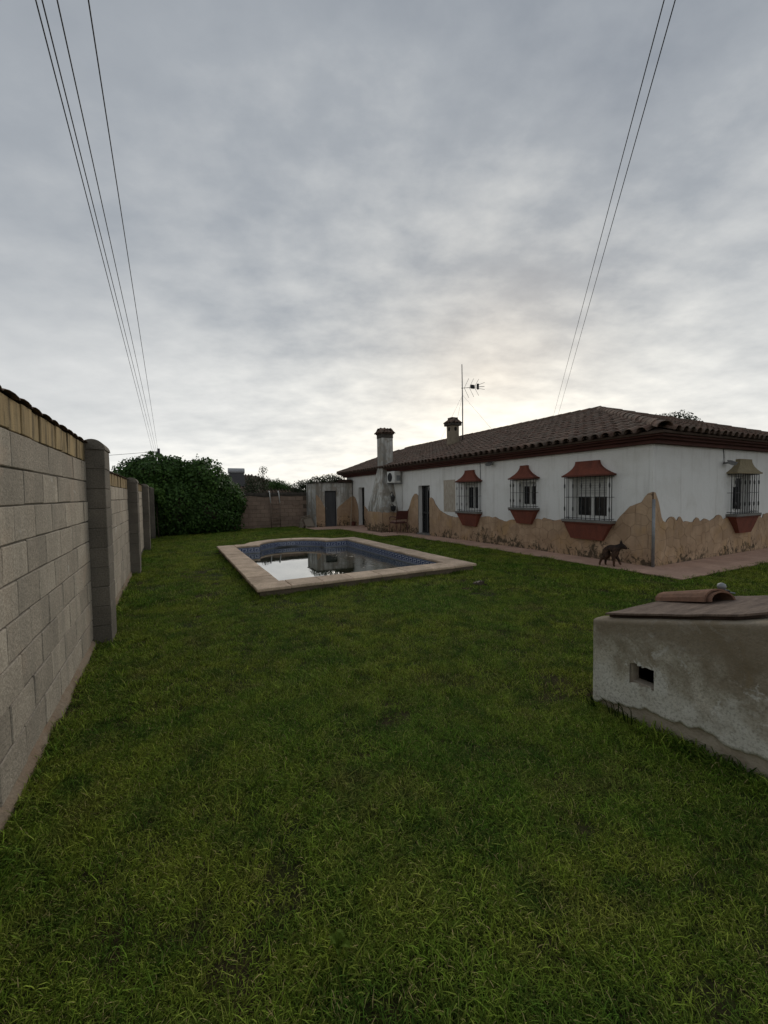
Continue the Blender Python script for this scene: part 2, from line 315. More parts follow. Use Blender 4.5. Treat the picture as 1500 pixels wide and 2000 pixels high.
c = mixc(t, ramp(t, nse(t, vmul(t, p, (9, 5, 9)), 1.0, 5, 0.65, 0.8), [(0.40, 0.0), (0.62, 1.0)]), (0.030, 0.021, 0.017), (0.10, 0.056, 0.036))
sx = N(t, 'ShaderNodeSeparateXYZ'); t.links.new(p, sx.inputs[0])
c = mixc(t, ramp(t, mth(t, 'ADD', sx.outputs[2], mth(t, 'MULTIPLY', nse(t, p, 12, 4), 0.12)), [(0.36, 0.0), (0.52, 0.75)]), c, (0.024, 0.019, 0.017))
hook(t, b, 'Base Color', c); b.inputs['Roughness'].default_value = 0.75; b.inputs['Specular IOR Level'].default_value = 0.1
bump(t, b, nse(t, vmul(t, p, (60, 25, 60)), 1.0, 4), 0.8, 0.01)
simple('dog_nose', (0.008, 0.008, 0.008), (0.012, 0.011, 0.01), 10, 0.35, 0)
simple('clod', (0.10, 0.075, 0.055), (0.045, 0.036, 0.028), 20, 0.95, 0.01)
simple('clod_pale', (0.36, 0.31, 0.25), (0.22, 0.18, 0.14), 20, 0.95, 0.01)
simple('far_roof', (0.15, 0.105, 0.078), (0.10, 0.08, 0.06), 2, 0.95, 0.01)
simple('far_wall', (0.40, 0.36, 0.30), (0.32, 0.28, 0.23), 2, 0.9, 0.0)
simple('tank_grey', (0.42, 0.43, 0.44), (0.36, 0.36, 0.37), 2, 0.45, 0, spec=0.5)
simple('solar_panel', (0.02, 0.018, 0.016), (0.035, 0.028, 0.024), 2, 0.25, 0, spec=0.5)
simple('faded_patch', (0.58, 0.52, 0.43), (0.40, 0.34, 0.27), 6, 0.92, 0.006, fine=30, grain=0.5, stretch=(3, 3, 1.0))
simple('weathered_chimney', (0.31, 0.26, 0.19), (0.20, 0.165, 0.12), 3.5, 0.95, 0.008, fine=40)

# ------------------------------------------------------------------ mesh helpers
ORG = {}
class MB:
    def __init__(s): s.v = []; s.f = []; s.m = []
    def face(s, pts, mi=0):
        i = len(s.v); s.v.extend([tuple(p) for p in pts]); s.f.append(tuple(range(i, i + len(pts)))); s.m.append(mi)
    def box(s, x0, x1, y0, y1, z0, z1, mi=0):
        i = len(s.v)
        s.v += [(x0, y0, z0), (x1, y0, z0), (x1, y1, z0), (x0, y1, z0), (x0, y0, z1), (x1, y0, z1), (x1, y1, z1), (x0, y1, z1)]
        for q in ((3, 2, 1, 0), (4, 5, 6, 7), (0, 1, 5, 4), (1, 2, 6, 5), (2, 3, 7, 6), (3, 0, 4, 7)):
            s.f.append(tuple(i + k for k in q)); s.m.append(mi)
    def cbox(s, x0, x1, y0, y1, z0, z1, c=0.006, jit=0.0, mi=0):
        """box with chamfered vertical and horizontal edges (26-face style, via inset rings)"""
        bm = bmesh.new()
        bmesh.ops.create_cube(bm, size=1.0)
        for v in bm.verts:
            v.co = Vector(((x0 + x1) / 2 + v.co.x * (x1 - x0), (y0 + y1) / 2 + v.co.y * (y1 - y0), (z0 + z1) / 2 + v.co.z * (z1 - z0)))
            if jit: v.co += Vector([random.uniform(-jit, jit) for _ in range(3)])
        bmesh.ops.bevel(bm, geom=list(bm.edges), offset=c, segments=1, affect='EDGES')
        s.add_bm(bm, mi)
    def add_bm(s, bm, mi=0):
        i = len(s.v); bm.verts.index_update()
        s.v += [tuple(v.co) for v in bm.verts]
        for f in bm.faces: s.f.append(tuple(i + v.index for v in f.verts)); s.m.append(mi)
        bm.free()
    def prism(s, poly, axis, a0, a1, mi=0):
        """2-D polygon extruded along an axis; polygon coords are the other two axes in xyz order"""
        def P(u, w, a): return {'x': (a, u, w), 'y': (u, a, w), 'z': (u, w, a)}[axis]
        n = len(poly); i = len(s.v)
        s.v += [P(u, w, a0) for u, w in poly] + [P(u, w, a1) for u, w in poly]
        s.f.append(tuple(i + k for k in range(n))); s.m.append(mi)
        s.f.append(tuple(i + n + k for k in reversed(range(n)))); s.m.append(mi)
        for k in range(n):
            k2 = (k + 1) % n; s.f.append((i + k, i + k2, i + n + k2, i + n + k)); s.m.append(mi)
    def tube(s, pts, r, n=8, mi=0, cap=True):
        pts = [Vector(p) for p in pts]; i0 = len(s.v)
        rs = r if isinstance(r, (list, tuple)) else [r] * len(pts)
        for k, p in enumerate(pts):
            a = pts[max(k - 1, 0)]; bb = pts[min(k + 1, len(pts) - 1)]; d = (bb - a).normalized()
            u = d.cross(Vector((0, 0, 1)))
            if u.length < 1e-3: u = Vector((1, 0, 0))
            u.normalize(); w = d.cross(u)
            for j in range(n):
                t = 2 * math.pi * j / n; s.v.append(tuple(p + (u * math.cos(t) + w * math.sin(t)) * rs[k]))
        for k in range(len(pts) - 1):
            for j in range(n):
                j2 = (j + 1) % n; s.f.append((i0 + k * n + j, i0 + k * n + j2, i0 + (k + 1) * n + j2, i0 + (k + 1) * n + j)); s.m.append(mi)
        if cap:
            s.f.append(tuple(i0 + j for j in reversed(range(n)))); s.m.append(mi)
            s.f.append(tuple(i0 + (len(pts) - 1) * n + j for j in range(n))); s.m.append(mi)
    def lathe(s, prof, c, n=16, mi=0):
        i0 = len(s.v)
        for r, z in prof:
            for j in range(n):
                t = 2 * math.pi * j / n; s.v.append((c[0] + r * math.cos(t), c[1] + r * math.sin(t), c[2] + z))
        for k in range(len(prof) - 1):
            for j in range(n):
                j2 = (j + 1) % n; s.f.append((i0 + k * n + j, i0 + k * n + j2, i0 + (k + 1) * n + j2, i0 + (k + 1) * n + j)); s.m.append(mi)
        s.f.append(tuple(i0 + j for j in reversed(range(n)))); s.m.append(mi)
        s.f.append(tuple(i0 + (len(prof) - 1) * n + j for j in range(n))); s.m.append(mi)
    def mesh(s, name, mats, origin=(0, 0, 0), smooth=False, fix=True):
        me = bpy.data.meshes.new(name); o = Vector(origin)
        me.from_pydata([tuple(Vector(v) - o) for v in s.v], [], s.f)
        for mt in (mats if isinstance(mats, (list, tuple)) else [mats]): me.materials.append(MATS[mt])
        if len(set(s.m)) > 1: me.polygons.foreach_set('material_index', s.m)
        if fix:
            bm = bmesh.new(); bm.from_mesh(me); bmesh.ops.remove_doubles(bm, verts=bm.verts, dist=1e-5)
            bmesh.ops.recalc_face_normals(bm, faces=bm.faces); bm.to_mesh(me); bm.free()
        if smooth: me.polygons.foreach_set('use_smooth', [True] * len(me.polygons))
        return me
    def build(s, name, mats, parent=None, origin=None, smooth=False, fix=True):
        if origin is None: origin = ORG[parent.name] if parent else (0, 0, 0)
        return link(name, s.mesh(name, mats, origin, smooth, fix), parent, origin)
def link(name, data, parent=None, origin=(0, 0, 0)):
    o = bpy.data.objects.new(name, data); C.objects.link(o)
    o.location = Vector(origin) - (Vector(ORG[parent.name]) if parent else Vector((0, 0, 0)))
    if parent: o.parent = parent
    ORG[o.name] = tuple(origin)
    return o
def tag(o, label=None, cat=None, group=None, kind=None):
    if label: o['label'] = label
    if cat: o['category'] = cat
    if group: o['group'] = group
    if kind: o['kind'] = kind
    return o
def empty(name, loc, label, cat, group=None):
    o = bpy.data.objects.new(name, None); C.objects.link(o); o.location = loc; o.empty_display_size = 0.2
    ORG[o.name] = tuple(loc); return tag(o, label, cat, group)
def ground(y):
    return 0.0 if y < 8 else -0.11 * min((y - 8) / 13.0, 1.0)

# ------------------------------------------------------------------ lawn sheet (with the pool pit left open)
POOL = dict(x0=1.08, x1=5.27, y0=6.20, y1=12.25, w=0.44, z=0.15, cx=3.15, rx=0.97, ry=0.88, ay=11.81)
hx, hy = 8.331, 4.616
xs = [-600, -60, -12, -4, 1.35, 2.25, 4.05, 5.0, 8, 14, 30, 80, 600]
ys = [-600, -60, -6, 0, 4, 6.5, 8, 10, 11.95, 12.6, 15, 18, 21, 24, 40, 90, 600]
mb = MB()
for i in range(len(xs) - 1):
    for j in range(len(ys) - 1):
        xm, ym = (xs[i] + xs[i + 1]) / 2, (ys[j] + ys[j + 1]) / 2
        if 1.35 < xm < 5.0 and 6.5 < ym < 11.95: continue
        if 2.25 < xm < 4.05 and 6.5 < ym < 12.6: continue
        mb.face([(x, y, ground(y)) for x, y in ((xs[i], ys[j]), (xs[i + 1], ys[j]), (xs[i + 1], ys[j + 1]), (xs[i], ys[j + 1]))])
tag(mb.build('lawn_ground', 'lawn_soil'), kind='structure')

# ------------------------------------------------------------------ garden wall of concrete blocks (left)
WX = -0.765
wall = empty('garden_wall', (WX - 0.1, 4, 0), 'long grey concrete block garden wall with ochre top course and square pillars', 'wall')
def block_meshes(tag_, dx, dy, dz, mat, n=5, c=0.005, jit=0.0025):
    out = []
    for k in range(n):
        mb = MB(); mb.cbox(-dx / 2, dx / 2, -dy / 2, dy / 2, -dz / 2, dz / 2, c, jit); out.append(mb.mesh(tag_, mat))
    return out
CH = 0.2045                              # course height
blk = block_meshes('block', 0.05, 0.392, 0.196, 'concrete_block')
PIL = [5.10, 9.50, 13.90, 18.20]
bays = [(-1.2, 5.10, 9, 0.075), (5.50, 9.50, 8, 0.075), (9.90, 13.90, 8, 0.075), (14.30, 18.20, 8, 0.075), (18.6, 20.95, 8, 0.075)]
far = MB()
soldier = [block_meshes('ochre_brick', 0.06, 0.196, 0.176, 'ochre_block', 4, 0.004, 0.003)][0]
arc_tile = None
def barrel(L, r0, r1, th=0.014, seg=5, flat=1.0):
    """curved clay tile: axis along local Y, open side down, lower wide end at y=0"""
    mb = MB(); V = []
    for y, r in ((0, r0), (L, r1)):
        for rr in (r, r - th):
            for k in range(seg + 1):
                a = math.pi * k / seg; V.append((math.cos(a) * rr, y, math.sin(a) * rr * flat))
    n = seg + 1; mb.v = V
    def q(a, b, c, d): mb.f.append((a, b, c, d)); mb.m.append(0)
    for k in range(seg):
        q(k, k + 1, 2 * n + k + 1, 2 * n + k)                       # outer
        q(n + k, 3 * n + k, 3 * n + k + 1, n + k + 1)               # inner
        q(k, n + k, n + k + 1, k + 1); q(2 * n + k, 2 * n + k + 1, 3 * n + k + 1, 3 * n + k)
    q(0, 2 * n, 3 * n, n); q(seg, n + seg, 3 * n + seg, 2 * n + seg)
    return mb
cop_tile = barrel(0.34, 0.13, 0.12, 0.014, 5, 0.17).mesh('coping_tile', 'coping_tile_dark', smooth=False)
def piece(name, me, parent, c, rot=(0, 0, 0), scale=(1, 1, 1)):
    o = link(name, me, parent, c); o.rotation_euler = rot; o.scale = scale; return o
for bi, (y0, y1, nc, zb) in enumerate(bays):
    mb = MB(); top = zb + nc * CH
    mb.box(WX - 0.20, WX - 0.013, y0, y1, -0.3, top + 0.185)
    mb.build('mortar_core', 'mortar', wall)
    for r in range(nc):
        zc = zb + CH * (r + 0.5); off = 0.0 if r % 2 else 0.2
        y = y1 - 0.0
        first = True
        edges = [y1]
        yy = y1 - (0.4 - off if off else 0.4)
        while yy > y0 + 0.05: edges.append(yy); yy -= 0.4
        edges.append(y0)
        for a, bb in zip(edges[1:], edges[:-1]):
            w = bb - a - 0.008
            if w < 0.05: continue
            cc = (WX - 0.025 + random.uniform(-0.003, 0.0025), (a + bb) / 2, zc + random.uniform(-0.002, 0.002))
            if bi < 2:
                piece('block', random.choice(blk), wall, cc, (random.uniform(-.004, .004), random.uniform(-.006, .006), random.uniform(-.006, .006)), (1, w / 0.392, 1))
            else:
                far.box(cc[0] - 0.025, cc[0] + 0.025, cc[1] - w / 2, cc[1] + w / 2, zc - 0.097, zc + 0.097)
    # ochre soldier course + clay tiles laid across the top
    k = 0; yy = y1
    while yy > y0 + 0.05:
        a = max(yy - 0.2, y0); w = yy - a - 0.005
        cc = (WX - 0.03 + (0.004 if k % 2 else -0.004) + random.uniform(-.002, .002), (a + yy) / 2, top + 0.0925)
        if bi < 3: piece('ochre_brick', random.choice(soldier), wall, cc, (random.uniform(-.006, .006), 0, random.uniform(-.012, .012)), (1, w / 0.196, 1))
        else:
            far.box(cc[0] - .03, cc[0] + .03, cc[1] - w / 2, cc[1] + w / 2, cc[2] - .088, cc[2] + .088, 1)
        yy -= 0.2; k += 1
    yy = y1 - 0.12
    while yy > y0 + 0.1:
        o = piece('coping_tile', cop_tile, wall, (WX + 0.028, yy + random.uniform(-.008, .008), top + 0.178 + random.uniform(0, .004)),
                  (0, math.radians(0), math.radians(90) + random.uniform(-.05, .05)))
        o.rotation_euler = Euler((math.radians(6 + random.uniform(-2, 2)), 0, math.radians(90) + random.uniform(-.05, .05)))
        yy -= 0.235
o = far.build('far_block_course', ['concrete_block', 'ochre_block'], wall); o['kind'] = 'stuff'
# rough footing that shows at the base of the near bays
mb = MB()
for a, bb in ((-1.2, 5.1), (5.5, 9.5)):
    y = a
    prev = None
    while y < bb:
        zt = 0.085 + 0.05 * mnoise.noise(Vector((0, y * 1.7, 3))) + 0.02 * mnoise.noise(Vector((0, y * 9, 7)))
        xo = WX + 0.022 + 0.018 * mnoise.noise(Vector((2, y * 3.1, 1)))
        cur = [(xo + 0.02, y, -0.1), (xo, y, zt * 0.6), (WX - 0.004, y, zt)]
        if prev: mb.face([prev[0], cur[0], cur[1], prev[1]]); mb.face([prev[1], cur[1], cur[2], prev[2]])
        prev = cur; y += 0.07
mb.build('footing', 'footing', wall, smooth=True)
# pillars: stacked blocks under a rounded cap
pblk = block_meshes('pillar_block', 0.20, 0.40, 0.2005, 'pillar_concrete', 4, 0.006, 0.002)
for k, py in enumerate(PIL):
    nb = 10 if k == 0 else 9
    mb = MB(); mb.box(WX - 0.195, WX + 0.150, py + 0.006, py + 0.394, -0.3, nb * CH - 0.01)
    pl = mb.build('pillar', 'mortar', wall, origin=(WX + 0.05, py + 0.2, 0))
    for r in range(nb):
        piece('pillar_block', random.choice(pblk), pl, (WX + 0.061 + random.uniform(-.002, .002), py + 0.2, CH * (r + 0.5)), (0, 0, random.uniform(-.004, .004)))
    cp = MB(); z0 = nb * CH - 0.003
    ring = [(WX + 0.06 + 0.112 * math.cos(a), z0 + 0.105 * math.sin(a)) for a in [math.pi * q / 12 for q in range(13)]]
    cp.prism(ring, 'y', py - 0.012, py + 0.412); cp.build('pillar_cap', 'pillar_concrete', pl)

# ------------------------------------------------------------------ back wall
BY = 21.0
bw = empty('boundary_wall', (4.2, BY, -0.11), 'low brown block boundary wall with black stained top behind the pool', 'wall')
mb = MB(); mb.box(-3.5, 6.36, BY + 0.008, BY + 0.2, -0.4, 1.63); mb.build('mortar_core', 'back_mortar', bw)
bb_ = block_meshes('block', 0.06, 0.390, 0.194, 'back_block', 4, 0.006, 0.003)
for r in range(9):
    zc = -0.17 + CH * (r + 0.5); x = 6.35 - (0.2 if r % 2 else 0.0)
    while x > 2.0:
        piece('block', random.choice(bb_), bw, (x - 0.2, BY + 0.03 + random.uniform(-.004, .004), zc), (0, 0, math.radians(90) + random.uniform(-.006, .006)))
        x -= 0.4
mb = MB()
x = -3.5; prev = None
while x <= 6.36:
    zl = 1.50 + 0.07 * mnoise.noise(Vector((x * 1.3, 0, 5))) ; zt = 1.69 + 0.015 * mnoise.noise(Vector((x * 2, 1, 2)))
    cur = [(x, BY - 0.012, zl), (x, BY - 0.035, 1.60), (x, BY - 0.03, zt), (x, BY + 0.23, zt)]
    if prev:
        for q in range(3): mb.face([prev[q], cur[q], cur[q + 1], prev[q + 1]])
    prev = cur; x += 0.12
mb.build('stained_capping', 'black_lichen', bw)
mb = MB(); mb.box(5.6, 5.92, BY - 0.05, BY - 0.002, 1.0, 1.11); mb.build('plaster_patch', 'back_block', bw)

# pool ladder hung over the boundary wall
ld = empty('pool_ladder', (4.65, BY - 0.12, -0.1), 'pool ladder with white hooked handrails leaning against the brown boundary wall', 'ladder')
for sx_ in (4.40, 4.86):
    mb = MB()
    pts = [(sx_ - 0.02, BY + 0.05, 1.70), (sx_ - 0.02, BY - 0.03, 1.76), (sx_ - 0.01, BY - 0.10, 1.73), (sx_, BY - 0.13, 1.55), (sx_ + 0.03, BY - 0.16, 1.17)]
    mb.tube(pts, 0.026, 8); mb.build('handrail', 'ladder_white', ld, smooth=True)
    mb = MB(); mb.tube([(sx_ + 0.03, BY - 0.16, 1.17), (sx_ + 0.03, BY - 0.22, -0.11)], 0.022, 8); mb.build('side_rail', 'ladder_old', ld, smooth=True)
for k in range(5):
    z = 0.15 + k * 0.235
    mb = MB(); mb.box(4.43, 4.89, BY - 0.245 + 0.05 * z, BY - 0.165 + 0.05 * z, z, z + 0.03); mb.build('rung', 'ladder_old', ld)

# ------------------------------------------------------------------ pool
P = POOL
pool = empty('swimming_pool', (3.15, 9.2, 0), 'small swimming pool with stone coping, blue key-pattern tile band and murky water', 'pool')
x0, x1, y0, y1, w_, zc_ = P['x0'], P['x1'], P['y0'], P['y1'], P['w'], P['z']
ix0, ix1, iy0, iy1 = x0 + w_, x1 - w_, y0 + w_ + 0.03, y1 - w_
def arc(rx, ry, t): return (P['cx'] + rx * math.cos(t), P['ay'] + ry * math.sin(t))
# inner outline, ccw from near-left
inner = [(ix0, iy0), (ix1, iy0), (ix1, iy1), (P['cx'] + P['rx'], iy1)]
NA = 22
inner += [arc(P['rx'], P['ry'], math.pi * k / NA) for k in range(1, NA)]
inner += [(P['cx'] - P['rx'], iy1), (ix0, iy1)]
# basin wall
mb = MB()
for a, bq in zip(inner, inner[1:] + inner[:1]):
    mb.face([(a[0], a[1], -1.2), (bq[0], bq[1], -1.2), (bq[0], bq[1], zc_ - 0.055), (a[0], a[1], zc_ - 0.055)])
mb.face([(x, y, -1.2) for x, y in inner])
mb.build('basin', 'pool_grout', pool)
# outside skirt under the coping
mb = MB(); e = 0.05
for (xa, xb, ya, yb) in ((x0 + e, x1 - e, y0 + e, y0 + w_ - .05), (x0 + e, x0 + w_ - .05, y0 + w_ - .05, y1 - e), (x1 - w_ + .05, x1 - e, y0 + w_ - .05, y1 - e),
                         (x0 + w_ - .05, P['cx'] - P['rx'] - .06, iy1 + 0.06, y1 - e), (P['cx'] + P['rx'] + .06, x1 - w_ + .05, iy1 + 0.06, y1 - e)):
    mb.box(xa, xb, ya, yb, -0.3, zc_ - 0.052)
ro = [arc(P['rx'] + w_ - e, P['ry'] + w_ - e, math.pi * k / NA) for k in range(NA + 1)]; ri = [arc(P['rx'] + .06, P['ry'] + .06, math.pi * k / NA) for k in range(NA + 1)]
for k in range(NA):
    a, bq, cq, dq = ro[k], ro[k + 1], ri[k + 1], ri[k]
    for za, zb in ((-0.3, zc_ - 0.052),):
        mb.face([(*a, za), (*bq, za), (*bq, zb), (*a, zb)]); mb.face([(*dq, za), (*cq, za), (*cq, zb), (*dq, zb)])
        mb.face([(*a, zb), (*bq, zb), (*cq, zb), (*dq, zb)])
mb.build('skirt', 'pool_render', pool)
# coping stones
def slab(poly, z0, z1, name='coping_stone'):
    bm = bmesh.new(); vs = [bm.verts.new((x, y, z0)) for x, y in poly]; f = bm.faces.new(vs)
    r = bmesh.ops.extrude_face_region(bm, geom=[f]); bmesh.ops.translate(bm, verts=[v for v in r['geom'] if isinstance(v, bmesh.types.BMVert)], vec=(0, 0, z1 - z0))
    bmesh.ops.recalc_face_normals(bm, faces=bm.faces)
    bmesh.ops.bevel(bm, geom=[e for e in bm.edges if abs(e.verts[0].co.z - e.verts[1].co.z) < 1e-6], offset=0.018, segments=3, profile=0.6, affect='EDGES')
    mb = MB(); mb.add_bm(bm); cx = sum(q[0] for q in poly) / len(poly); cy = sum(q[1] for q in poly) / len(poly)
    return mb.build(name, 'pool_coping', pool, origin=(cx, cy, z0))
g = 0.004
def run(a, b_, n, f):
    for k in range(n):
        u0 = a + (b_ - a) * k / n; u1 = a + (b_ - a) * (k + 1) / n; f(u0 + g, u1 - g, random.uniform(-.003, .003))
run(x0, x1, 8, lambda u, v, d: slab([(u, y0 + d), (v, y0 + d), (v, y0 + w_ + .03), (u, y0 + w_ + .03)], zc_ - .05 + d, zc_ + d))
run(y0 + w_ + .03, y1, 11, lambda u, v, d: slab([(x0 + d, u), (x0 + w_, u), (x0 + w_, v), (x0 + d, v)], zc_ - .05 + d, zc_ + d))
run(y0 + w_ + .03, y1, 11, lambda u, v, d: slab([(x1 - w_, u), (x1 + d, u), (x1 + d, v), (x1 - w_, v)], zc_ - .05 + d, zc_ + d))
sxl, sxr = P['cx'] - P['rx'], P['cx'] + P['rx']
slab([(x0 + w_ + g, y1 - w_), (sxl - w_ * 0 - g, y1 - w_), (sxl - g, y1), (x0 + w_ + g, y1)], zc_ - .05, zc_)
slab([(sxr + g, y1 - w_), (x1 - w_ - g, y1 - w_), (x1 - w_ - g, y1), (sxr + g, y1)], zc_ - .05, zc_)
nseg = 9; t0, t1 = 0.0, math.pi
for k in range(nseg):
    ta, tb = t0 + (t1 - t0) * k / nseg + .004, t0 + (t1 - t0) * (k + 1) / nseg - .004
    po = [arc(P['rx'] + w_, P['ry'] + w_, ta + (tb - ta) * q / 4) for q in range(5)]; pi_ = [arc(P['rx'], P['ry'], tb - (tb - ta) * q / 4) for q in range(5)]
    # keep clear of the straight slabs
    slab([(x, max(y, y1 - w_ if abs(x - P['cx']) <= P['rx'] else y1 + 0.006)) for x, y in po] + pi_, zc_ - .05, zc_ + 0.001)
# tile band: one object per tile, key pattern in raised white enamel
TS = 0.17; TZ = 0.88
def key_tile(mirror=1):
    mb = MB(); h = TS / 2 - 0.003
    mb.box(-h, h, -0.004, 0.0, -h, h, 0)
    u = (2 * h) / 8.0
    def bar(a0, a1, b0, b1):
        xa, xb = -h + a0 * u, -h + a1 * u
        mb.face([(xa * mirror, -0.0052, -h + b0 * u), (xb * mirror, -0.0052, -h + b0 * u), (xb * mirror, -0.0052, -h + b1 * u), (xa * mirror, -0.0052, -h + b1 * u)], 1)
    bar(0, 8, 0, 0.5); bar(0, 8, 7.5, 8)
    bar(0.6, 1.6, 1.4, 6.6); bar(1.6, 6.8, 5.6, 6.6); bar(5.8, 6.8, 2.9, 5.6); bar(3.4, 5.8, 2.9, 3.9); bar(1.6, 8.0, 1.2, 1.9)
    return mb.mesh('band_tile', ['tile_navy', 'tile_white'], fix=False)
kt = key_tile(1)
per = inner + inner[:1]
for a, bq in zip(per[:-1], per[1:]):
    L = math.hypot(bq[0] - a[0], bq[1] - a[1]); ang = math.atan2(bq[1] - a[1], bq[0] - a[0])
    n = max(1, round(L / TS)); step = L / n
    nx, ny = -math.sin(ang), math.cos(ang)          # inward normal (ccw outline)
    for k in range(n):
        cx, cy = a[0] + math.cos(ang) * step * (k + .5) + nx * 0.002, a[1] + math.sin(ang) * step * (k + .5) + ny * 0.002
        piece('band_tile', kt, pool, (cx, cy, zc_ - 0.055 - TS * TZ / 2 - 0.004), (0, 0, ang + math.pi), (step / TS, 1, TZ))
mb = MB(); WZ = -0.075
mb.face([(x, y, WZ) for x, y in inner]); ow = mb.build('water', 'pool_water', pool); 

# ------------------------------------------------------------------ house
house = empty('house', (12.0, 12.4, 0), 'single storey white house with ochre stone dado and tiled hip roof', 'house')
HX1, HY1 = 15.76, 20.25; ZW = 2.47
def wall_holes(mb, plane, c, a0, a1, z0, z1, holes, depth, mi=0, sign=1):
    """vertical wall on plane x=c or y=c with rectangular openings and reveals going inwards"""
    As = sorted(set([a0, a1] + [q for h in holes for q in h[:2]])); Zs = sorted(set([z0, z1] + [q for h in holes for q in h[2:4]]))
    def Pt(a, z, d=0): return (c + d * sign, a, z) if plane == 'x' else (a, c + d * sign, z)
    for i in range(len(As) - 1):
        for j in range(len(Zs) - 1):
            am, zm = (As[i] + As[i + 1]) / 2, (Zs[j] + Zs[j + 1]) / 2
            if any(h[0] < am < h[1] and h[2] < zm < h[3] for h in holes): continue
            mb.face([Pt(As[i], Zs[j]), Pt(As[i + 1], Zs[j]), Pt(As[i + 1], Zs[j + 1]), Pt(As[i], Zs[j + 1])], mi)
    for h in holes:
        for (p, q) in (((h[0], h[2]), (h[1], h[2])), ((h[1], h[2]), (h[1], h[3])), ((h[1], h[3]), (h[0], h[3])), ((h[0], h[3]), (h[0], h[2]))):
            mb.face([Pt(*p), Pt(*q), Pt(*q, depth), Pt(*p, depth)], mi)
W3 = (5.56, 6.42, 0.90, 1.83); W2 = (7.50, 8.08, 1.13, 1.80); W1 = (9.72, 10.40, 0.97, 1.82)
DR = (12.36, 13.12, -0.03, 1.83); HO = (18.02, 18.72, -0.08, 1.88)
W4 = (11.55, 12.35, 0.96, 1.85)
mb = MB()
wall_holes(mb, 'x', hx, hy, HY1, -0.3, ZW, [W3, W2, W1, DR, HO], 0.24)
wall_holes(mb, 'y', hy, hx, HX1, -0.3, ZW, [W4], 0.24)
mb.face([(HX1, hy, -.3), (HX1, HY1, -.3), (HX1, HY1, ZW), (HX1, hy, ZW)]); mb.face([(hx, HY1, -.3), (HX1, HY1, -.3), (HX1, HY1, ZW), (hx, HY1, ZW)])
mb.face([(12.045, HY1, 4.0), (hx, HY1, ZW), (HX1, HY1, ZW)])
bm = bmesh.new()
mbm = mb.mesh('wall', 'white_plaster')
link('wall', mbm, house, (0, 0, 0)).location = Vector((0, 0, 0)) - house.location
# dark panels behind the openings, shade of the unlit rooms put into their colour
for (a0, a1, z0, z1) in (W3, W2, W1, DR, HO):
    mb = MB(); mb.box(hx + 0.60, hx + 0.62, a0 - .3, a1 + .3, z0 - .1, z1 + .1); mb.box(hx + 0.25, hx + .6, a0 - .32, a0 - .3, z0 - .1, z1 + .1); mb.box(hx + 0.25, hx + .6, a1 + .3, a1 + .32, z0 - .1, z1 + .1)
    mb.build('room_shade_panel', 'opening_shade', house)
mb = MB(); mb.box(W4[0] - .3, W4[1] + .3, hy + .5, hy + .52, W4[2] - .1, W4[3] + .1); mb.build('room_shade_panel', 'opening_shade', house)

# ragged ochre dado: backing coat with a torn upper edge, and separate stones on it
side_top = [(4.616, 1.50), (4.70, 1.47), (4.76, 1.40), (4.82, 1.30), (4.93, 1.26), (5.05, 1.21), (5.15, 1.10), (5.25, 1.0), (5.34, 0.88), (5.43, 0.78), (5.55, 0.70), (5.8, .70), (6.2, .74), (6.42, .86), (6.6, .89),
            (6.73, .86), (6.88, .83), (7.04, .85), (7.22, .88), (7.30, .83), (7.44, .85), (7.6, .80), (7.78, .84), (7.95, .83), (8.14, .79), (8.32, .78), (8.5, .72), (8.62, .72), (8.82, .77), (8.96, .83), (9.09, .80), (9.3, .83), (9.47, .81), (9.77, .75), (10.0, .77), (10.19, .73), (10.5, .74),
            (10.84, .73), (11.1, .76), (11.3, .80), (11.53, .87), (11.70, .93), (11.80, 1.0), (11.92, 1.10), (12.0, 1.16), (12.06, 1.27), (12.14, 1.34), (12.25, 1.39), (12.355, 1.37)]
side_top2 = [(13.125, 1.46), (13.25, 1.53), (13.36, 1.53), (13.46, 1.46), (13.55, 1.38), (13.62, 1.28), (13.70, 1.13), (13.78, 1.0), (13.86, .87), (13.95, .79), (14.08, .76), (14.19, .73), (14.4, .77), (14.6, .74), (14.8, .72), (15.2, .75), (16.3, .76), (16.8, .73), (17.2, .72), (17.6, .74), (17.85, .90), (18.015, .98)]
side_top3 = [(18.725, .74), (18.8, .95), (18.95, 1.2), (19.1, 1.36), (19.25, 1.43), (19.40, 1.44)]
front_top = [(8.331, 1.50), (8.38, 1.49), (8.44, 1.40), (8.49, 1.31), (8.55, 1.15), (8.60, 1.0), (8.66, .92), (8.77, .88), (8.82, .94), (8.90, .985), (8.97, .995), (9.04, .98), (9.10, .93), (9.16, .89), (9.23, .97), (9.27, .985), (9.31, .96), (9.36, .90), (9.41, .86), (9.5, .88), (9.58, .87), (9.68, .845), (9.79, .85), (9.84, .90), (9.92, .94), (9.99, .92), (10.07, .84), (10.15, .87), (10.24, .905), (10.35, .88), (10.46, .84), (10.58, .87), (10.68, .90), (10.76, .95), (10.85, .965), (10.95, .94), (11.04, .85), (11.12, .86), (11.22, .89), (11.36, .86), (11.51, .875), (11.76, .88), (12.3, .9), (12.6, .9), (12.8, .90), (12.93, .82), (13.02, .81), (13.07, .90), (13.3, .92), (13.6, .87), (13.9, .94), (14.3, .9), (14.8, .86), (15.3, .9), (15.76, .88)]
def jag(pl):
    out = []
    for (a, z), (a2, z2) in zip(pl[:-1], pl[1:]):
        n = max(1, int((a2 - a) / 0.06))
        for k in range(n):
            f = k / n; out.append((a + (a2 - a) * f, z + (z2 - z) * f + (random.uniform(-.009, .009) if 0 < f else 0)))
    out.append(pl[-1]); return out
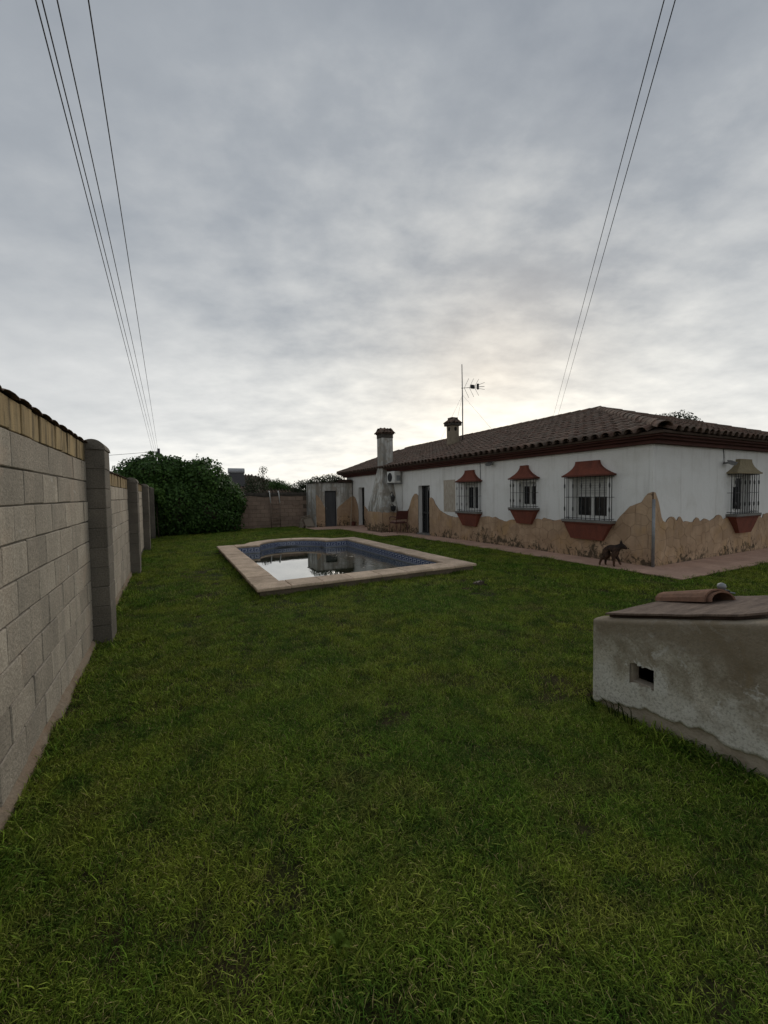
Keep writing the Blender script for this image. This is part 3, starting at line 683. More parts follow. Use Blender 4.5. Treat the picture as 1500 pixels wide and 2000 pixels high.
def clip_half(poly, p, n):
    out = []
    for i in range(len(poly)):
        a, b_ = poly[i], poly[(i + 1) % len(poly)]
        da = (a[0] - p[0]) * n[0] + (a[1] - p[1]) * n[1]; db = (b_[0] - p[0]) * n[0] + (b_[1] - p[1]) * n[1]
        if da <= 0: out.append(a)
        if da * db < 0:
            t = da / (da - db); out.append((a[0] + (b_[0] - a[0]) * t, a[1] + (b_[1] - a[1]) * t))
    return out
def area(p): return 0.5 * sum(p[i][0] * p[(i + 1) % len(p)][1] - p[(i + 1) % len(p)][0] * p[i][1] for i in range(len(p)))
def dado(parent, plane, c, top, zbot, cell, proud=0.022, sign=-1, name='stone', back_mat='stone_joint'):
    """torn-edged backing sheet plus irregular stones (Voronoi cells cut to the torn outline)"""
    top = jag(top); a0, a1 = top[0][0], top[-1][0]
    outline = [(a0, zbot), (a1, zbot)] + [p for p in reversed(top)]
    def Pt(a, z, d): return (c + sign * d, a, z) if plane == 'x' else (a, c + sign * d, z)
    def solid(poly, d0, d1, nm, mat, par):
        bm = bmesh.new()
        try: f = bm.faces.new([bm.verts.new(Pt(a, z, d0)) for a, z in poly])
        except Exception: bm.free(); return None
        r = bmesh.ops.extrude_face_region(bm, geom=[f])
        dv = Vector(Pt(0, 0, d1)) - Vector(Pt(0, 0, d0))
        bmesh.ops.translate(bm, verts=[v for v in r['geom'] if isinstance(v, bmesh.types.BMVert)], vec=dv)
        bmesh.ops.triangulate(bm, faces=[f for f in bm.faces if len(f.verts) > 4])
        m_ = MB(); m_.add_bm(bm)
        ca = sum(q[0] for q in poly) / len(poly); cz = sum(q[1] for q in poly) / len(poly)
        return m_.build(nm, mat, par, origin=Pt(ca, cz, d0))
    back = solid(outline, -0.01, proud - 0.006, 'dado', back_mat, parent)
    zmax = max(z for _, z in top)
    seeds = []
    na = max(1, int((a1 - a0) / cell)); nz = max(1, int((zmax - zbot) / (cell * 0.8)))
    for i in range(-1, na + 2):
        for j in range(-1, nz + 2):
            seeds.append((a0 + (i + .5 + (0.5 if j % 2 else 0) + random.uniform(-.38, .38)) * cell, zbot + (j + .5 + random.uniform(-.36, .36)) * cell * 0.8))
    for s_ in seeds:
        poly = [(s_[0] - 2 * cell, s_[1] - 2 * cell), (s_[0] + 2 * cell, s_[1] - 2 * cell), (s_[0] + 2 * cell, s_[1] + 2 * cell), (s_[0] - 2 * cell, s_[1] + 2 * cell)]
        for q in seeds:
            if q is s_: continue
            dx, dz = q[0] - s_[0], q[1] - s_[1]; L = math.hypot(dx, dz)
            if L > 3.2 * cell: continue
            n = (dx / L, dz / L); mid = ((s_[0] + q[0]) / 2 - n[0] * 0.0028, (s_[1] + q[1]) / 2 - n[1] * 0.0028)
            poly = clip_half(poly, mid, n)
            if len(poly) < 3: break
        if len(poly) < 3: continue
        sub = outline
        for k in range(len(poly)):
            p1, p2 = poly[k], poly[(k + 1) % len(poly)]
            ex, ez = p2[0] - p1[0], p2[1] - p1[1]; L = math.hypot(ex, ez)
            if L < 1e-6: continue
            n = (ez / L, -ex / L)
            sub = clip_half(sub, p1, n)
            if len(sub) < 3: break
        if len(sub) < 3 or abs(area(sub)) < 0.0012: continue
        cl_ = []
        for p_ in sub:
            if not cl_ or math.hypot(p_[0] - cl_[-1][0], p_[1] - cl_[-1][1]) > 0.004: cl_.append(p_)
        if len(cl_) < 3: continue
        solid(cl_, proud - 0.008, proud + random.uniform(-0.001, 0.004), name, 'stone_render', back)
    return back
dado(house, 'x', hx, side_top, -0.05, 0.27)
dado(house, 'x', hx, side_top2, -0.10, 0.36)
dado(house, 'x', hx, side_top3, -0.12, 0.5)
dado(house, 'y', hy, front_top, -0.05, 0.25)
# pale repaired patch and blotches between the window and the gate
mb = MB(); mb.box(hx - 0.005, hx + .01, 10.85, 11.50, 0.90, 1.98)
mb.build('plaster_patch', 'faded_patch', house); 

# roof
EX, EY = hx - 0.40, hy - 0.40; EX1 = HX1 + 0.40; EY1 = HY1 + 0.32
ZE = 2.625; RX, RZ = 12.045, 4.045; SL = (RZ - ZE) / (RX - EX); RY = EY + (RX - EX); TH = math.atan(SL)
mb = MB()
E0, E1, E2, E3 = (EX, EY, ZE), (EX1, EY, ZE), (EX1, EY1, ZE), (EX, EY1, ZE); R0, R1 = (RX, RY, RZ), (RX, EY1, RZ)
for f in ([E0, R0, R1, E3], [E0, E1, R0], [E1, E2, R1, R0], [E3, R1, E2]): mb.face(f)
mb.face([(a, b_, c - 0.04) for a, b_, c in (E0, E1, E2, E3)])
for a, b_ in ((E0, E1), (E1, E2), (E2, E3), (E3, E0)): mb.face([(a[0], a[1], a[2] - .04), (b_[0], b_[1], b_[2] - .04), b_, a])
roof = mb.build('roof', 'roof_channel', house)
tile_me = [barrel(0.43, 0.102, 0.085, 0.013, 5, 0.92).mesh('roof_tile', 'roof_tile') for _ in range(1)]
chan = MB(); rest = MB(); tiles = []
cmb = barrel(0.43, 0.085, 0.10, 0.012, 4, 0.6)
cT, sT = math.cos(TH), math.sin(TH)
def add_slope(org, udir, vdir, ulen, right_hip, left_hip, nrows, pitch=0.235, exp=0.338):
    udir, vdir = Vector(udir), Vector(vdir); nd = udir.cross(vdir).normalized()
    if nd.z < 0: nd = -nd
    ncol = int(ulen / pitch)
    for i in range(ncol):
        u = (i + 0.5) * pitch
        for j in range(nrows):
            v = j * exp - 0.07; h = (v + 0.25) * cT
            if left_hip and u < h: continue
            if right_hip and ulen - u < h: continue
            jit = random.uniform(-.012, .012)
            p = Vector(org) + udir * (u + jit) + vdir * (v + random.uniform(-.018, .018)) + nd * (0.028 + random.uniform(0, .006))
            tl = 0.045 + random.uniform(-.012, .012)
            yv = (vdir * math.cos(tl) - nd * math.sin(tl) * 0.4).normalized(); xv = (udir + vdir * random.uniform(-.03, .03)).normalized(); zv = xv.cross(yv).normalized()
            if zv.z < 0: xv = -xv; zv = xv.cross(yv).normalized()
            xv = yv.cross(zv).normalized()
            M_ = Matrix(((xv.x, yv.x, zv.x, p.x), (xv.y, yv.y, zv.y, p.y), (xv.z, yv.z, zv.z, p.z), (0, 0, 0, 1)))
            tiles.append(((p - Vector((0, 0, 1.54))).length, M_))
            pc = p + udir * pitch / 2 + nd * 0.035
            Mc = Matrix(((-xv.x, yv.x, -zv.x, pc.x), (-xv.y, yv.y, -zv.y, pc.y), (-xv.z, yv.z, -zv.z, pc.z), (0, 0, 0, 1)))
            base = len(chan.v); chan.v += [tuple(Mc @ Vector(q)) for q in cmb.v]; chan.f += [tuple(base + k for k in f) for f in cmb.f]; chan.m += cmb.m
NR = 13
add_slope((EX, EY, ZE), (0, 1, 0), (cT, 0, sT), EY1 - EY, False, True, NR)
add_slope((EX, EY, ZE), (1, 0, 0), (0, cT, sT), EX1 - EX, True, True, NR)
tiles.sort(key=lambda q: q[0])
bt = barrel(0.43, 0.102, 0.085, 0.013, 5, 0.92)
for k, (d, M_) in enumerate(tiles):
    if k < 300:
        o = bpy.data.objects.new('roof_tile', tile_me[0]); C.objects.link(o); o.parent = roof
        o.matrix_basis = Matrix.Translation(-Vector(ORG['house'])) @ M_; ORG[o.name] = tuple(M_.translation)
    else:
        base = len(rest.v); rest.v += [tuple(M_ @ Vector(q)) for q in bt.v]; rest.f += [tuple(base + q for q in f) for f in bt.f]; rest.m += bt.m
o = rest.build('tile_field', 'roof_tile', roof, fix=False); o['kind'] = 'stuff'
o = chan.build('channel_tiles', 'roof_channel', roof, fix=False); o['kind'] = 'stuff'
# per-island tone on the joined field
for ob in (o, bpy.data.objects['tile_field']): pass
m, t_, b_ = MATS['roof_tile'], MATS['roof_tile'].node_tree, None
rp = N(t_, 'ShaderNodeNewGeometry').outputs['Random Per Island']
for nd_ in list(t_.nodes):
    if nd_.type == 'OBJECT_INFO':
        for l in list(nd_.outputs['Random'].links):
            s_ = l.to_socket; t_.links.remove(l)
            a_ = mth(t_, 'FRACT', mth(t_, 'ADD', nd_.outputs['Random'], rp)); t_.links.new(a_, s_)
hip_me = barrel(0.46, 0.135, 0.115, 0.015, 6, 0.85).mesh('ridge_tile', 'roof_tile')
def ridge_line(a, b_, step=0.36):
    a, b_ = Vector(a), Vector(b_); d = (b_ - a); n = int(d.length / step); dn = d.normalized()
    for k in range(n):
        p = a + dn * (k * step - 0.05) + Vector((0, 0, 0.055 + random.uniform(-.006, .006)))
        yv = (dn + Vector((random.uniform(-.02, .02), random.uniform(-.02, .02), 0))).normalized(); xv = yv.cross(Vector((0, 0, 1))).normalized(); zv = xv.cross(yv).normalized()
        M_ = Matrix(((xv.x, yv.x, zv.x, p.x), (xv.y, yv.y, zv.y, p.y), (xv.z, yv.z, zv.z, p.z), (0, 0, 0, 1)))
        o = bpy.data.objects.new('ridge_tile', hip_me); C.objects.link(o); o.parent = roof
        o.matrix_basis = Matrix.Translation(-Vector(ORG['house'])) @ M_; ORG[o.name] = tuple(p)
ridge_line((EX, EY, ZE), R0); ridge_line(R0, R1); ridge_line((EX1, EY, ZE), R0); ridge_line((EX + .05, EY1 - .05, ZE), (RX, EY1 - .05, RZ))
# cornice in three painted steps
mb = MB()
for off, za, zb in ((0.13, 2.435, 2.505), (0.23, 2.507, 2.552), (0.345, 2.554, 2.583)):
    mb.box(hx - off, hx, hy - off, HY1 + 0.2, za, zb); mb.box(hx + .001, HX1, hy - off + .0015, hy, za, zb)
mb.build('cornice', 'cornice_paint', house)

# windows on the garden side: frame, panes, roller shutter, bowed iron grille, plaster hood and console
def window(plane, c, op, sh, hood_mat, g0, g1, zb, zt, htop, hz, bbot, bz, prot=0.18, nb=8):
    """op: opening (a0,a1,z0,z1); sh: bottom of the lowered shutter; g0..g1 grille width; htop=(a0,a1) top of the hood; bbot bottom of the console"""
    def Pt(a, d, z): return (c - d, a, z) if plane == 'x' else (a, c - d, z)
    def bx(mb, a0, a1, d0, d1, z0, z1, mi=0):
        p, q = Pt(a0, d0, z0), Pt(a1, d1, z1)
        mb.box(min(p[0], q[0]), max(p[0], q[0]), min(p[1], q[1]), max(p[1], q[1]), z0, z1, mi)
    a0, a1, z0, z1 = op; am = (a0 + a1) / 2
    mb = MB(); fw = 0.05
    bx(mb, a0, a0 + fw, -.20, -.14, z0, sh); bx(mb, a1 - fw, a1, -.20, -.14, z0, sh)
    bx(mb, a0 + fw, a1 - fw, -.20, -.14, z0, z0 + fw + .03); bx(mb, a0 + fw, a1 - fw, -.20, -.14, sh - .03, sh)
    bx(mb, am - .03, am + .03, -.195, -.13, z0 + fw + .03, sh - .03)
    w = mb.build('window', 'white_frame', house, origin=Pt(am, -.17, z0))
    for (p0, p1) in ((a0 + fw, am - .03), (am + .03, a1 - fw)):
        mb = MB(); bx(mb, p0, p1, -.18, -.17, z0 + fw + .03, sh - .03); mb.build('pane', 'dark_glass', w)
    if sh < z1 - .02:
        nsl = max(2, int((z1 - sh) / 0.055))
        for k in range(nsl):
            za = sh + (z1 - sh) * k / nsl; zb_ = sh + (z1 - sh) * (k + 1) / nsl - .004
            mb = MB(); bx(mb, a0 + .005, a1 - .005, -.16, -.145, za, zb_); mb.build('shutter_slat', 'shutter_white', w)
    # grille
    mb = MB(); rr = 0.008
    for z in (zb + .035, (zb + zt) / 2 + .02, zt - .02):
        mb.tube([Pt(g0, -0.02, z), Pt(g0, prot - .02, z), Pt(g1, prot - .02, z), Pt(g1, -0.02, z)], 0.006 if z < zt - .1 and z > zb + .1 else 0.008, 6)
    gr = mb.build('window_grille', 'black_iron', house)
    bars = [(g0 + (g1 - g0) * k / (nb - 1), prot - .02) for k in range(nb)] + [(g0, prot * .45), (g1, prot * .45)]
    for k, (a, d) in enumerate(bars):
        mb = MB()
        if k % 2 == 0 and k < nb or k == nb - 1:
            h = zt - zb
            zs = [zb, zb + h * .18, zb + h * .22, zb + h * .27, zb + h * .31, zb + h * .72, zb + h * .76, zb + h * .81, zb + h * .85, zt]
            mb.tube([Pt(a, d, z) for z in zs], [rr, rr, .017, .017, rr, rr, .017, .017, rr, rr], 6)
        else: mb.tube([Pt(a, d, zb), Pt(a, d, zt)], rr, 6)
        mb.build('bar', 'black_iron', gr)
    # flared hood
    mb = MB(); rings = []; ns = 9
    h0, h1 = htop
    for k in range(ns + 1):
        f = k / ns; e = (1 - f) ** 2.1                       # 1 at the bottom, 0 at the top
        la, lb = h0 + (g0 - .035 - h0) * e, h1 + (g1 + .035 - h1) * e
        d = 0.085 + (prot + .015 - 0.085) * e; z = zt + .035 + (hz - zt - .035) * f
        rings.append([Pt(la, 0, z), Pt(la, d, z), Pt(lb, d, z), Pt(lb, 0, z)])
    for r0, r1 in zip(rings[:-1], rings[1:]):
        for q in range(3): mb.face([r0[q], r0[q + 1], r1[q + 1], r1[q]])
    mb.face(rings[-1]); mb.face(rings[0][::-1])
    hd = mb.build('window_hood', hood_mat, house)
    mb = MB(); bx(mb, g0 - .05, g1 + .05, 0, prot + .03, zt - .002, zt + .034); mb.build('hood_rim', 'terracotta_dark' if hood_mat == 'terracotta' else 'faded_hood', hd)
    # console below
    mb = MB(); b0, b1 = bbot
    T = [Pt(g0 - .02, 0, zb - .055), Pt(g0 - .02, prot, zb - .055), Pt(g1 + .02, prot, zb - .055), Pt(g1 + .02, 0, zb - .055)]
    B = [Pt(b0, 0, bz), Pt(b0, 0.10, bz), Pt(b1, 0.10, bz), Pt(b1, 0, bz)]
    for q in range(3): mb.face([T[q], T[q + 1], B[q + 1], B[q]])
    mb.face(T); mb.face(B)
    cs = mb.build('window_console', 'terracotta', house)
    mb = MB(); bx(mb, g0 - .05, g1 + .05, 0, prot + .03, zb - .053, zb - .002); mb.build('sill_slab', 'sill_stone', cs)
    mb = MB(); bx(mb, g0 - .04, g1 + .04, 0.001, prot + .02, zb - .085, zb - .0545); mb.build('rim', 'terracotta_dark', cs)
window('x', hx, W3, 1.44, 'terracotta', 5.40, 6.50, 0.895, 1.865, (5.72, 6.28), 2.21, (5.60, 6.38), 0.455, nb=11)
window('x', hx, W2, 1.72, 'terracotta', 7.42, 8.22, 1.125, 1.875, (7.73, 7.96), 2.235, (7.58, 8.06), 0.70, nb=8)
window('x', hx, W1, 1.74, 'terracotta', 9.58, 10.56, 0.955, 1.875, (9.88, 10.26), 2.24, (9.74, 10.36), 0.50, nb=9)
window('y', hy, W4, 1.82, 'faded_hood', 11.25, 12.37, 0.965, 1.885, (11.62, 12.20), 2.225, (11.62, 12.20), 0.51, nb=11)
# open black shutter leaf beside the front window
mb = MB(); mb.box(11.52, 11.55, hy - 0.10, hy - 0.002, 1.08, 1.58); mb.build('shutter_leaf', 'dark_plastic', house)

# iron gate in the garden door
mb = MB(); d0 = hx + 0.16
mb.box(d0, d0 + .04, DR[0], DR[0] + .05, 0.02, DR[3]); mb.box(d0, d0 + .04, DR[1] - .05, DR[1], 0.02, DR[3]); mb.box(d0, d0 + .04, DR[0] + .05, DR[1] - .05, DR[3] - .05, DR[3])
mb.box(d0, d0 + .04, DR[0] + .05, DR[1] - .05, 0.02, .07); mb.box(d0, d0 + .04, DR[0] + .05, DR[1] - .05, .78, .84)
gt = mb.build('gate', 'black_iron', house)
mb = MB(); mb.box(d0 + .045, d0 + .05, DR[0] + .05, DR[1] - .05, .07, DR[3] - .05); mb.build('backing_pane', 'dark_glass', gt)
for k in range(7):
    y = DR[0] + .05 + (DR[1] - DR[0] - .1) * (k + .5) / 7
    mb = MB(); mb.tube([(d0 + .02, y, .07), (d0 + .02, y, DR[3] - .05)], .009, 6); mb.build('bar', 'black_iron', gt)
mb = MB(); mb.box(d0 - .012, d0 + .0, (DR[0] + DR[1]) / 2 - .03, (DR[0] + DR[1]) / 2 + .03, .07, DR[3] - .05); mb.build('centre_stile', 'grey_door', gt)
mb = MB(); mb.box(hx - .06, hx + .24, DR[0] - .04, DR[1] + .04, -.02, .045); mb.build('door_step', 'sill_stone', house)
# dark panel across the back doorway, shade of the inside in its colour
mb = MB(); mb.box(hx + .20, hx + .24, HO[0] + .0, HO[1], HO[2] + .05, HO[3]); mb.build('back_doorway_shade', 'opening_shade', house)
mb = MB(); mb.box(hx - .05, hx + .2, HO[0] - .03, HO[1] + .03, -.09, -.01); mb.build('door_step', 'paving', house)

# corner rain pipe and small conduit
mb = MB(); mb.tube([(hx - .045, hy - .045, 0.0), (hx - .045, hy - .045, 1.36)], .028, 10); mb.build('corner_pipe', 'galvanised', house, smooth=True)
mb = MB(); mb.tube([(hx - .012, 9.62, 2.44), (hx - .014, 9.60, 1.9), (hx - .014, 9.60, .95)], .008, 6); mb.build('wall_cable', 'cable_black', house)
mb = MB(); mb.tube([(11.02, hy - .012, 2.44), (11.05, hy - .012, 2.25), (11.05, hy - .012, 2.12)], .007, 6); mb.build('wall_cable', 'cable_black', house)

# fireplace with tapering breast and tall stack
FY0, FY1, FX = 14.70, 16.12, 7.60
fire = MB()
fire.box(FX, hx, FY0, FY1, -0.2, 0.80)
fp = fire.build('fireplace', 'weathered_plaster', house)
def loft(mb, rings):
    for r0, r1 in zip(rings[:-1], rings[1:]):
        for q in range(4): mb.face([r0[q], r0[(q + 1) % 4], r1[(q + 1) % 4], r1[q]])
    mb.face(rings[-1])
SX0, SX1, SY0, SY1 = 7.90, 8.42, 15.24, 15.70
mb = MB(); rings = []
for z, f in ((0.80, 0), (0.9, 0.0), (1.3, .26), (1.8, .56), (2.3, .83), (2.62, 1.0)):
    xa = FX + (SX0 - FX) * f; xb = hx + (SX1 - hx) * f; ya = FY0 + (SY0 - FY0) * f; yb = FY1 + (SY1 - FY1) * f
    rings.append([(xa, ya, z), (xb, ya, z), (xb, yb, z), (xa, yb, z)])
loft(mb, rings); mb.build('chimney_breast', 'weathered_plaster', fp)
mb = MB(); mb.box(SX0, SX1, SY0, SY1, 2.62, 4.02); mb.build('chimney_stack', 'weathered_plaster', fp)
mb = MB(); mb.box(SX0 - .01, SX1 + .01, SY0 - .01, SY1 + .01, 3.90, 4.06); mb.build('dark_throat', 'black_lichen', fp)  # dark band round the stack right below the cap
mb = MB(); mb.box(SX0 - .045, SX1 + .045, SY0 - .045, SY1 + .045, 4.06, 4.10)
cxm, cym = (SX0 + SX1) / 2, (SY0 + SY1) / 2
loft(mb, [[(SX0 - .05, SY0 - .05, 4.10), (SX1 + .05, SY0 - .05, 4.10), (SX1 + .05, SY1 + .05, 4.10), (SX0 - .05, SY1 + .05, 4.10)], [(cxm - .2, cym - .17, 4.30), (cxm + .2, cym - .17, 4.30), (cxm + .2, cym + .17, 4.30), (cxm - .2, cym + .17, 4.30)]])
cap = mb.build('chimney_cap', 'roof_channel', fp)
sm = barrel(0.30, 0.085, 0.07, 0.014, 5, 0.8).mesh('cap_tile', 'roof_tile')
for k in range(4):
    for sgn in (-1, 1):
        o = piece('cap_tile', sm, cap, (SX0 + .02 + .16 * k, cym + sgn * .30, 4.09)); o.rotation_euler = Euler((math.radians(42), 0, 0 if sgn < 0 else math.pi))
        o = piece('cap_tile', sm, cap, (cxm + sgn * .33, SY0 + .0 + .155 * k, 4.085)); o.rotation_euler = Euler((math.radians(42), 0, math.radians(90 if sgn > 0 else -90)))
def jl(a0, a1, z, n, am=.03): return [(a0 + (a1 - a0) * k / n, z + random.uniform(-am, am)) for k in range(n + 1)]
dado(fp, 'x', FX, jl(FY0 - .02, FY1, .80, 9), -.12, 0.45, 0.02)
dado(fp, 'y', FY0, jl(FX, hx - .02, .78, 6), -.12, 0.45, 0.02)
# AC unit beside it
ac = empty('air_conditioner', (8.1, 14.5, 1.95), 'white outdoor air conditioner unit hung on the wall beside the fireplace', 'air conditioner')
ax0, ax1, ay0, ay1, az0, az1 = 7.93, 8.22, 14.26, 14.90, 1.98, 2.45
mb = MB(); mb.cbox(ax0, ax1, ay0, ay1, az0, az1, 0.012); mb.build('casing', 'aircon_white', ac)
mb = MB()
for k in range(24):
    a, b2 = 2 * math.pi * k / 24, 2 * math.pi * (k + 1) / 24
    mb.face([(ax0 - .003, 14.64, 2.21), (ax0 - .003, 14.64 + .185 * math.cos(a), 2.21 + .185 * math.sin(a)), (ax0 - .003, 14.64 + .185 * math.cos(b2), 2.21 + .185 * math.sin(b2))])
gl = mb.build('fan_opening', 'dark_plastic', ac)
for r in (.06, .12, .18):
    mb = MB(); mb.tube([(ax0 - .008, 14.64 + r * math.cos(2 * math.pi * k / 20), 2.21 + r * math.sin(2 * math.pi * k / 20)) for k in range(21)], .005, 5, cap=False); mb.build('guard_ring', 'dark_plastic', gl)
for y in (14.34, 14.90):
    mb = MB(); mb.box(ax0 + .03, hx, y - .02, y + .02, az0 - .05, az0 - .003); mb.build('bracket', 'galvanised', ac)
mb = MB(); mb.box(ax1 - .2, ax1 - .02, ay0 - .012, ay0 - .002, az0 + .08, az0 + .3); mb.build('service_cover', 'galvanised', ac)
mb = MB(); mb.tube([(hx - .03, 14.32, 1.94), (hx - .03, 14.3, 1.3), (hx - .03, 14.34, .75)], .015, 6); mb.build('pipe', 'ladder_white', ac)
# black lantern and hanging planter on the fireplace flank
ln = empty('wall_lantern', (7.95, 14.62, 1.3), 'black wrought iron wall lantern hanging on the side of the fireplace', 'lantern')
mb = MB(); mb.tube([(7.98, 14.69, 1.55), (7.98, 14.58, 1.62), (7.98, 14.50, 1.56)], .014, 6); mb.build('bracket', 'black_iron', ln)
mb = MB(); mb.lathe([(.02, .0), (.07, .04), (.105, .22), (.03, .3), (.015, .36)], (7.98, 14.50, 1.20), 6); mb.build('lamp_body', 'black_iron', ln)
hp = empty('hanging_planter', (8.02, 14.58, 0.75), 'black pot with dead trailing stems hung below the lantern on the fireplace', 'planter')
mb = MB(); mb.lathe([(.06, .0), (.10, .05), (.115, .20), (.095, .21)], (8.02, 14.56, 0.83), 10); mb.build('pot', 'dark_plastic', hp)
mb = MB()
for k in range(9):
    a = random.uniform(0, 6.28); r = random.uniform(.03, .12)
    mb.tube([(8.02, 14.56, 1.02), (8.02 + r * .6 * math.cos(a), 14.56 + r * .5 * math.sin(a), 1.02 - random.uniform(-.14, .1)), (8.02 + r * math.cos(a), 14.56 + r * .6 * math.sin(a) - .02, 1.02 - random.uniform(-.05, .4))], .008, 5)
mb.build('dead_stems', 'bark', hp)

# chimney on the roof slope, with tile cap and round vents painted on as dark discs
def roofz(x): return ZE + SL * (x - EX)
CX, CY = 10.45, 13.75; hw = 0.205
mb = MB()
zt_ = 4.33
octo = lambda w, c: [(CX - w, CY - w + c), (CX - w + c, CY - w), (CX + w - c, CY - w), (CX + w, CY - w + c), (CX + w, CY + w - c), (CX + w - c, CY + w), (CX - w + c, CY + w), (CX - w, CY + w - c)]
mb.prism(octo(hw, .06), 'z', roofz(CX - hw) - .1, zt_)
ch = mb.build('roof_chimney', 'weathered_chimney', house)
mb = MB(); mb.prism(octo(hw + .07, .04), 'z', zt_ - .015, zt_ + .07)
loft(mb, [[(CX - hw - .06, CY - hw - .06, zt_ + .07), (CX + hw + .06, CY - hw - .06, zt_ + .07), (CX + hw + .06, CY + hw + .06, zt_ + .07), (CX - hw - .06, CY + hw + .06, zt_ + .07)], [(CX - .15, CY - .15, zt_ + .22), (CX + .15, CY - .15, zt_ + .22), (CX + .15, CY + .15, zt_ + .22), (CX - .15, CY + .15, zt_ + .22)], [(CX - .15, CY - .15, zt_ + .32), (CX + .15, CY - .15, zt_ + .32), (CX + .15, CY + .15, zt_ + .32), (CX - .15, CY + .15, zt_ + .32)]])
cc_ = mb.build('cap', 'black_lichen', ch)
for k in range(3):
    o = piece('cap_tile', sm, cc_, (CX - .17 + .17 * k, CY - hw - .08, zt_ + .07)); o.rotation_euler = Euler((math.radians(35), 0, 0))
    o = piece('cap_tile', sm, cc_, (CX - hw - .08, CY - .17 + .17 * k, zt_ + .07)); o.rotation_euler = Euler((math.radians(35), 0, math.radians(-90)))
for (x, y, nx, ny) in ((CX - hw, CY - .02, -1, 0), (CX - .02, CY - hw, 0, -1)):
    mb = MB(); n = 14
    pts = [(x + nx * .003 - ny * .065 * math.cos(2 * math.pi * k / n), y + ny * .003 - nx * .065 * math.cos(2 * math.pi * k / n), 4.17 + .085 * math.sin(2 * math.pi * k / n)) for k in range(n)]
    mb.face(pts); mb.build('vent_shade_disc', 'opening_shade', ch)  # flat disc on the chimney face, shade of the vent in its colour
# TV aerial
an = empty('tv_antenna', (10.86, 13.62, roofz(10.8)), 'thin tv antenna on a tall mast beside the roof chimney', 'antenna')
AXX, AYY = 10.86, 13.62
mb = MB(); mb.tube([(AXX, AYY, 3.4), (AXX, AYY, 5.2), (AXX - .02, AYY, 6.85)], [.028, .024, .016], 8); mb.build('mast', 'antenna_metal', an, smooth=True)
bd = Vector((0.93, -0.30, 0.10)).normalized(); cr_ = Vector((0.30, 0.93, 0)).normalized(); A0 = Vector((AXX, AYY, 5.88))
mb = MB(); mb.tube([A0 - bd * .05, A0 + bd * .95], .011, 6); bo = mb.build('boom', 'antenna_metal', an)
for k, (f, hh) in enumerate(((.08, .42), (.30, .40), (.52, .36))):
    for s2 in (1, -1):
        p = A0 + bd * f; q = p + Vector((bd.x * .2, bd.y * .2, hh * s2 * .95))
        mb = MB(); mb.tube([p, q], .007, 5); mb.build('reflector_arm', 'antenna_metal', an)
for k, (dz, sp) in enumerate(((.0, .0), (.10, .05), (-.08, .02))):
    mb = MB(); mb.tube([A0 + bd * .40, A0 + bd * .98 + Vector((0, 0, dz * 1.6))], .008, 5); mb.build('director', 'antenna_metal', an)
mb = MB(); p = A0 + bd * .44; mb.box(p.x - .09, p.x + .09, p.y - .03, p.y + .03, p.z - .05, p.z + .10); mb.build('dipole_box', 'dark_plastic', an)
mb = MB(); p = A0 + bd * .68; mb.box(p.x - .035, p.x + .035, p.y - .03, p.y + .03, p.z - .10, p.z + .13); mb.build('director_plate', 'dark_plastic', an)
for q, nm in (((10.2, 14.5, 3.55), 'guy_wire'), ((11.95, 13.0, 4.1), 'guy_wire'), ((11.6, 15.3, 3.95), 'guy_wire')):
    mb = MB(); mb.tube([(AXX, AYY, 5.6), q], .0035, 4); mb.build(nm, 'antenna_metal', an)

# floodlights
def flood(loc, nrm, label):
    e = empty('floodlight', loc, label, 'floodlight')
    x, y, z = loc; n = Vector(nrm)
    tdir = Vector((0, 0, 1)).cross(n)
    def pt(a, d, h): return tuple(Vector(loc) + tdir * a + n * d + Vector((0, 0, h)))
    mb = MB(); mb.tube([pt(0, 0, 0), pt(0, .09, 0), pt(.02, .13, .03)], .016, 6); mb.build('arm', 'dark_plastic', e)
    mb = MB(); V = [pt(a, d, h) for a, d, h in ((-.09, .10, .06), (.11, .10, .06), (.11, .22, .0), (-.09, .22, .0), (-.075, .11, -.02), (.095, .11, -.02), (.095, .19, -.06), (-.075, .19, -.06))]
    mb.v = V; mb.f = [(0, 1, 2, 3), (7, 6, 5, 4), (0, 4, 5, 1), (1, 5, 6, 2), (2, 6, 7, 3), (3, 7, 4, 0)]; mb.m = [0] * 6
    mb.build('lamp_head', 'galvanised', e)
flood((hx, 9.08, 2.36), (-1, 0, 0), 'small grey floodlight under the eaves between two narrow barred windows')
flood((11.06, hy, 2.12), (0, -1, 0), 'small dark floodlight below a cable near the faded hood window')

# ------------------------------------------------------------------ shed with door, grown over on top
SY = 19.40
shed = empty('garden_shed', (7.3, 20.2, -0.1), 'small weathered flat roofed shed with grey metal door against the house', 'shed')
mb = MB(); SXL, SXR = 6.33, hx - 0.01
wall_holes(mb, 'y', SY, SXL, SXR, -0.3, 2.12, [(6.79, 7.41, -0.10, 1.74)], 0.14)
mb.face([(SXL, SY, -.3), (SXL, 20.99, -.3), (SXL, 20.99, 2.12), (SXL, SY, 2.12)]); mb.face([(SXL, SY, 2.12), (SXR, SY, 2.12), (SXR, 20.99, 2.12), (SXL, 20.99, 2.12)])
mb.build('wall', 'weathered_plaster', shed)
mb = MB(); mb.box(6.785, 7.415, SY + .09, SY + .135, -.12, 1.745); dr = mb.build('door', 'grey_door', shed)
mb = MB(); mb.box(6.80, 6.83, SY + .075, SY + .088, -.06, 1.70); mb.box(7.37, 7.40, SY + .075, SY + .088, -.06, 1.70); mb.box(6.83, 7.37, SY + .075, SY + .088, 1.67, 1.70); mb.build('door_frame', 'dark_plastic', dr)
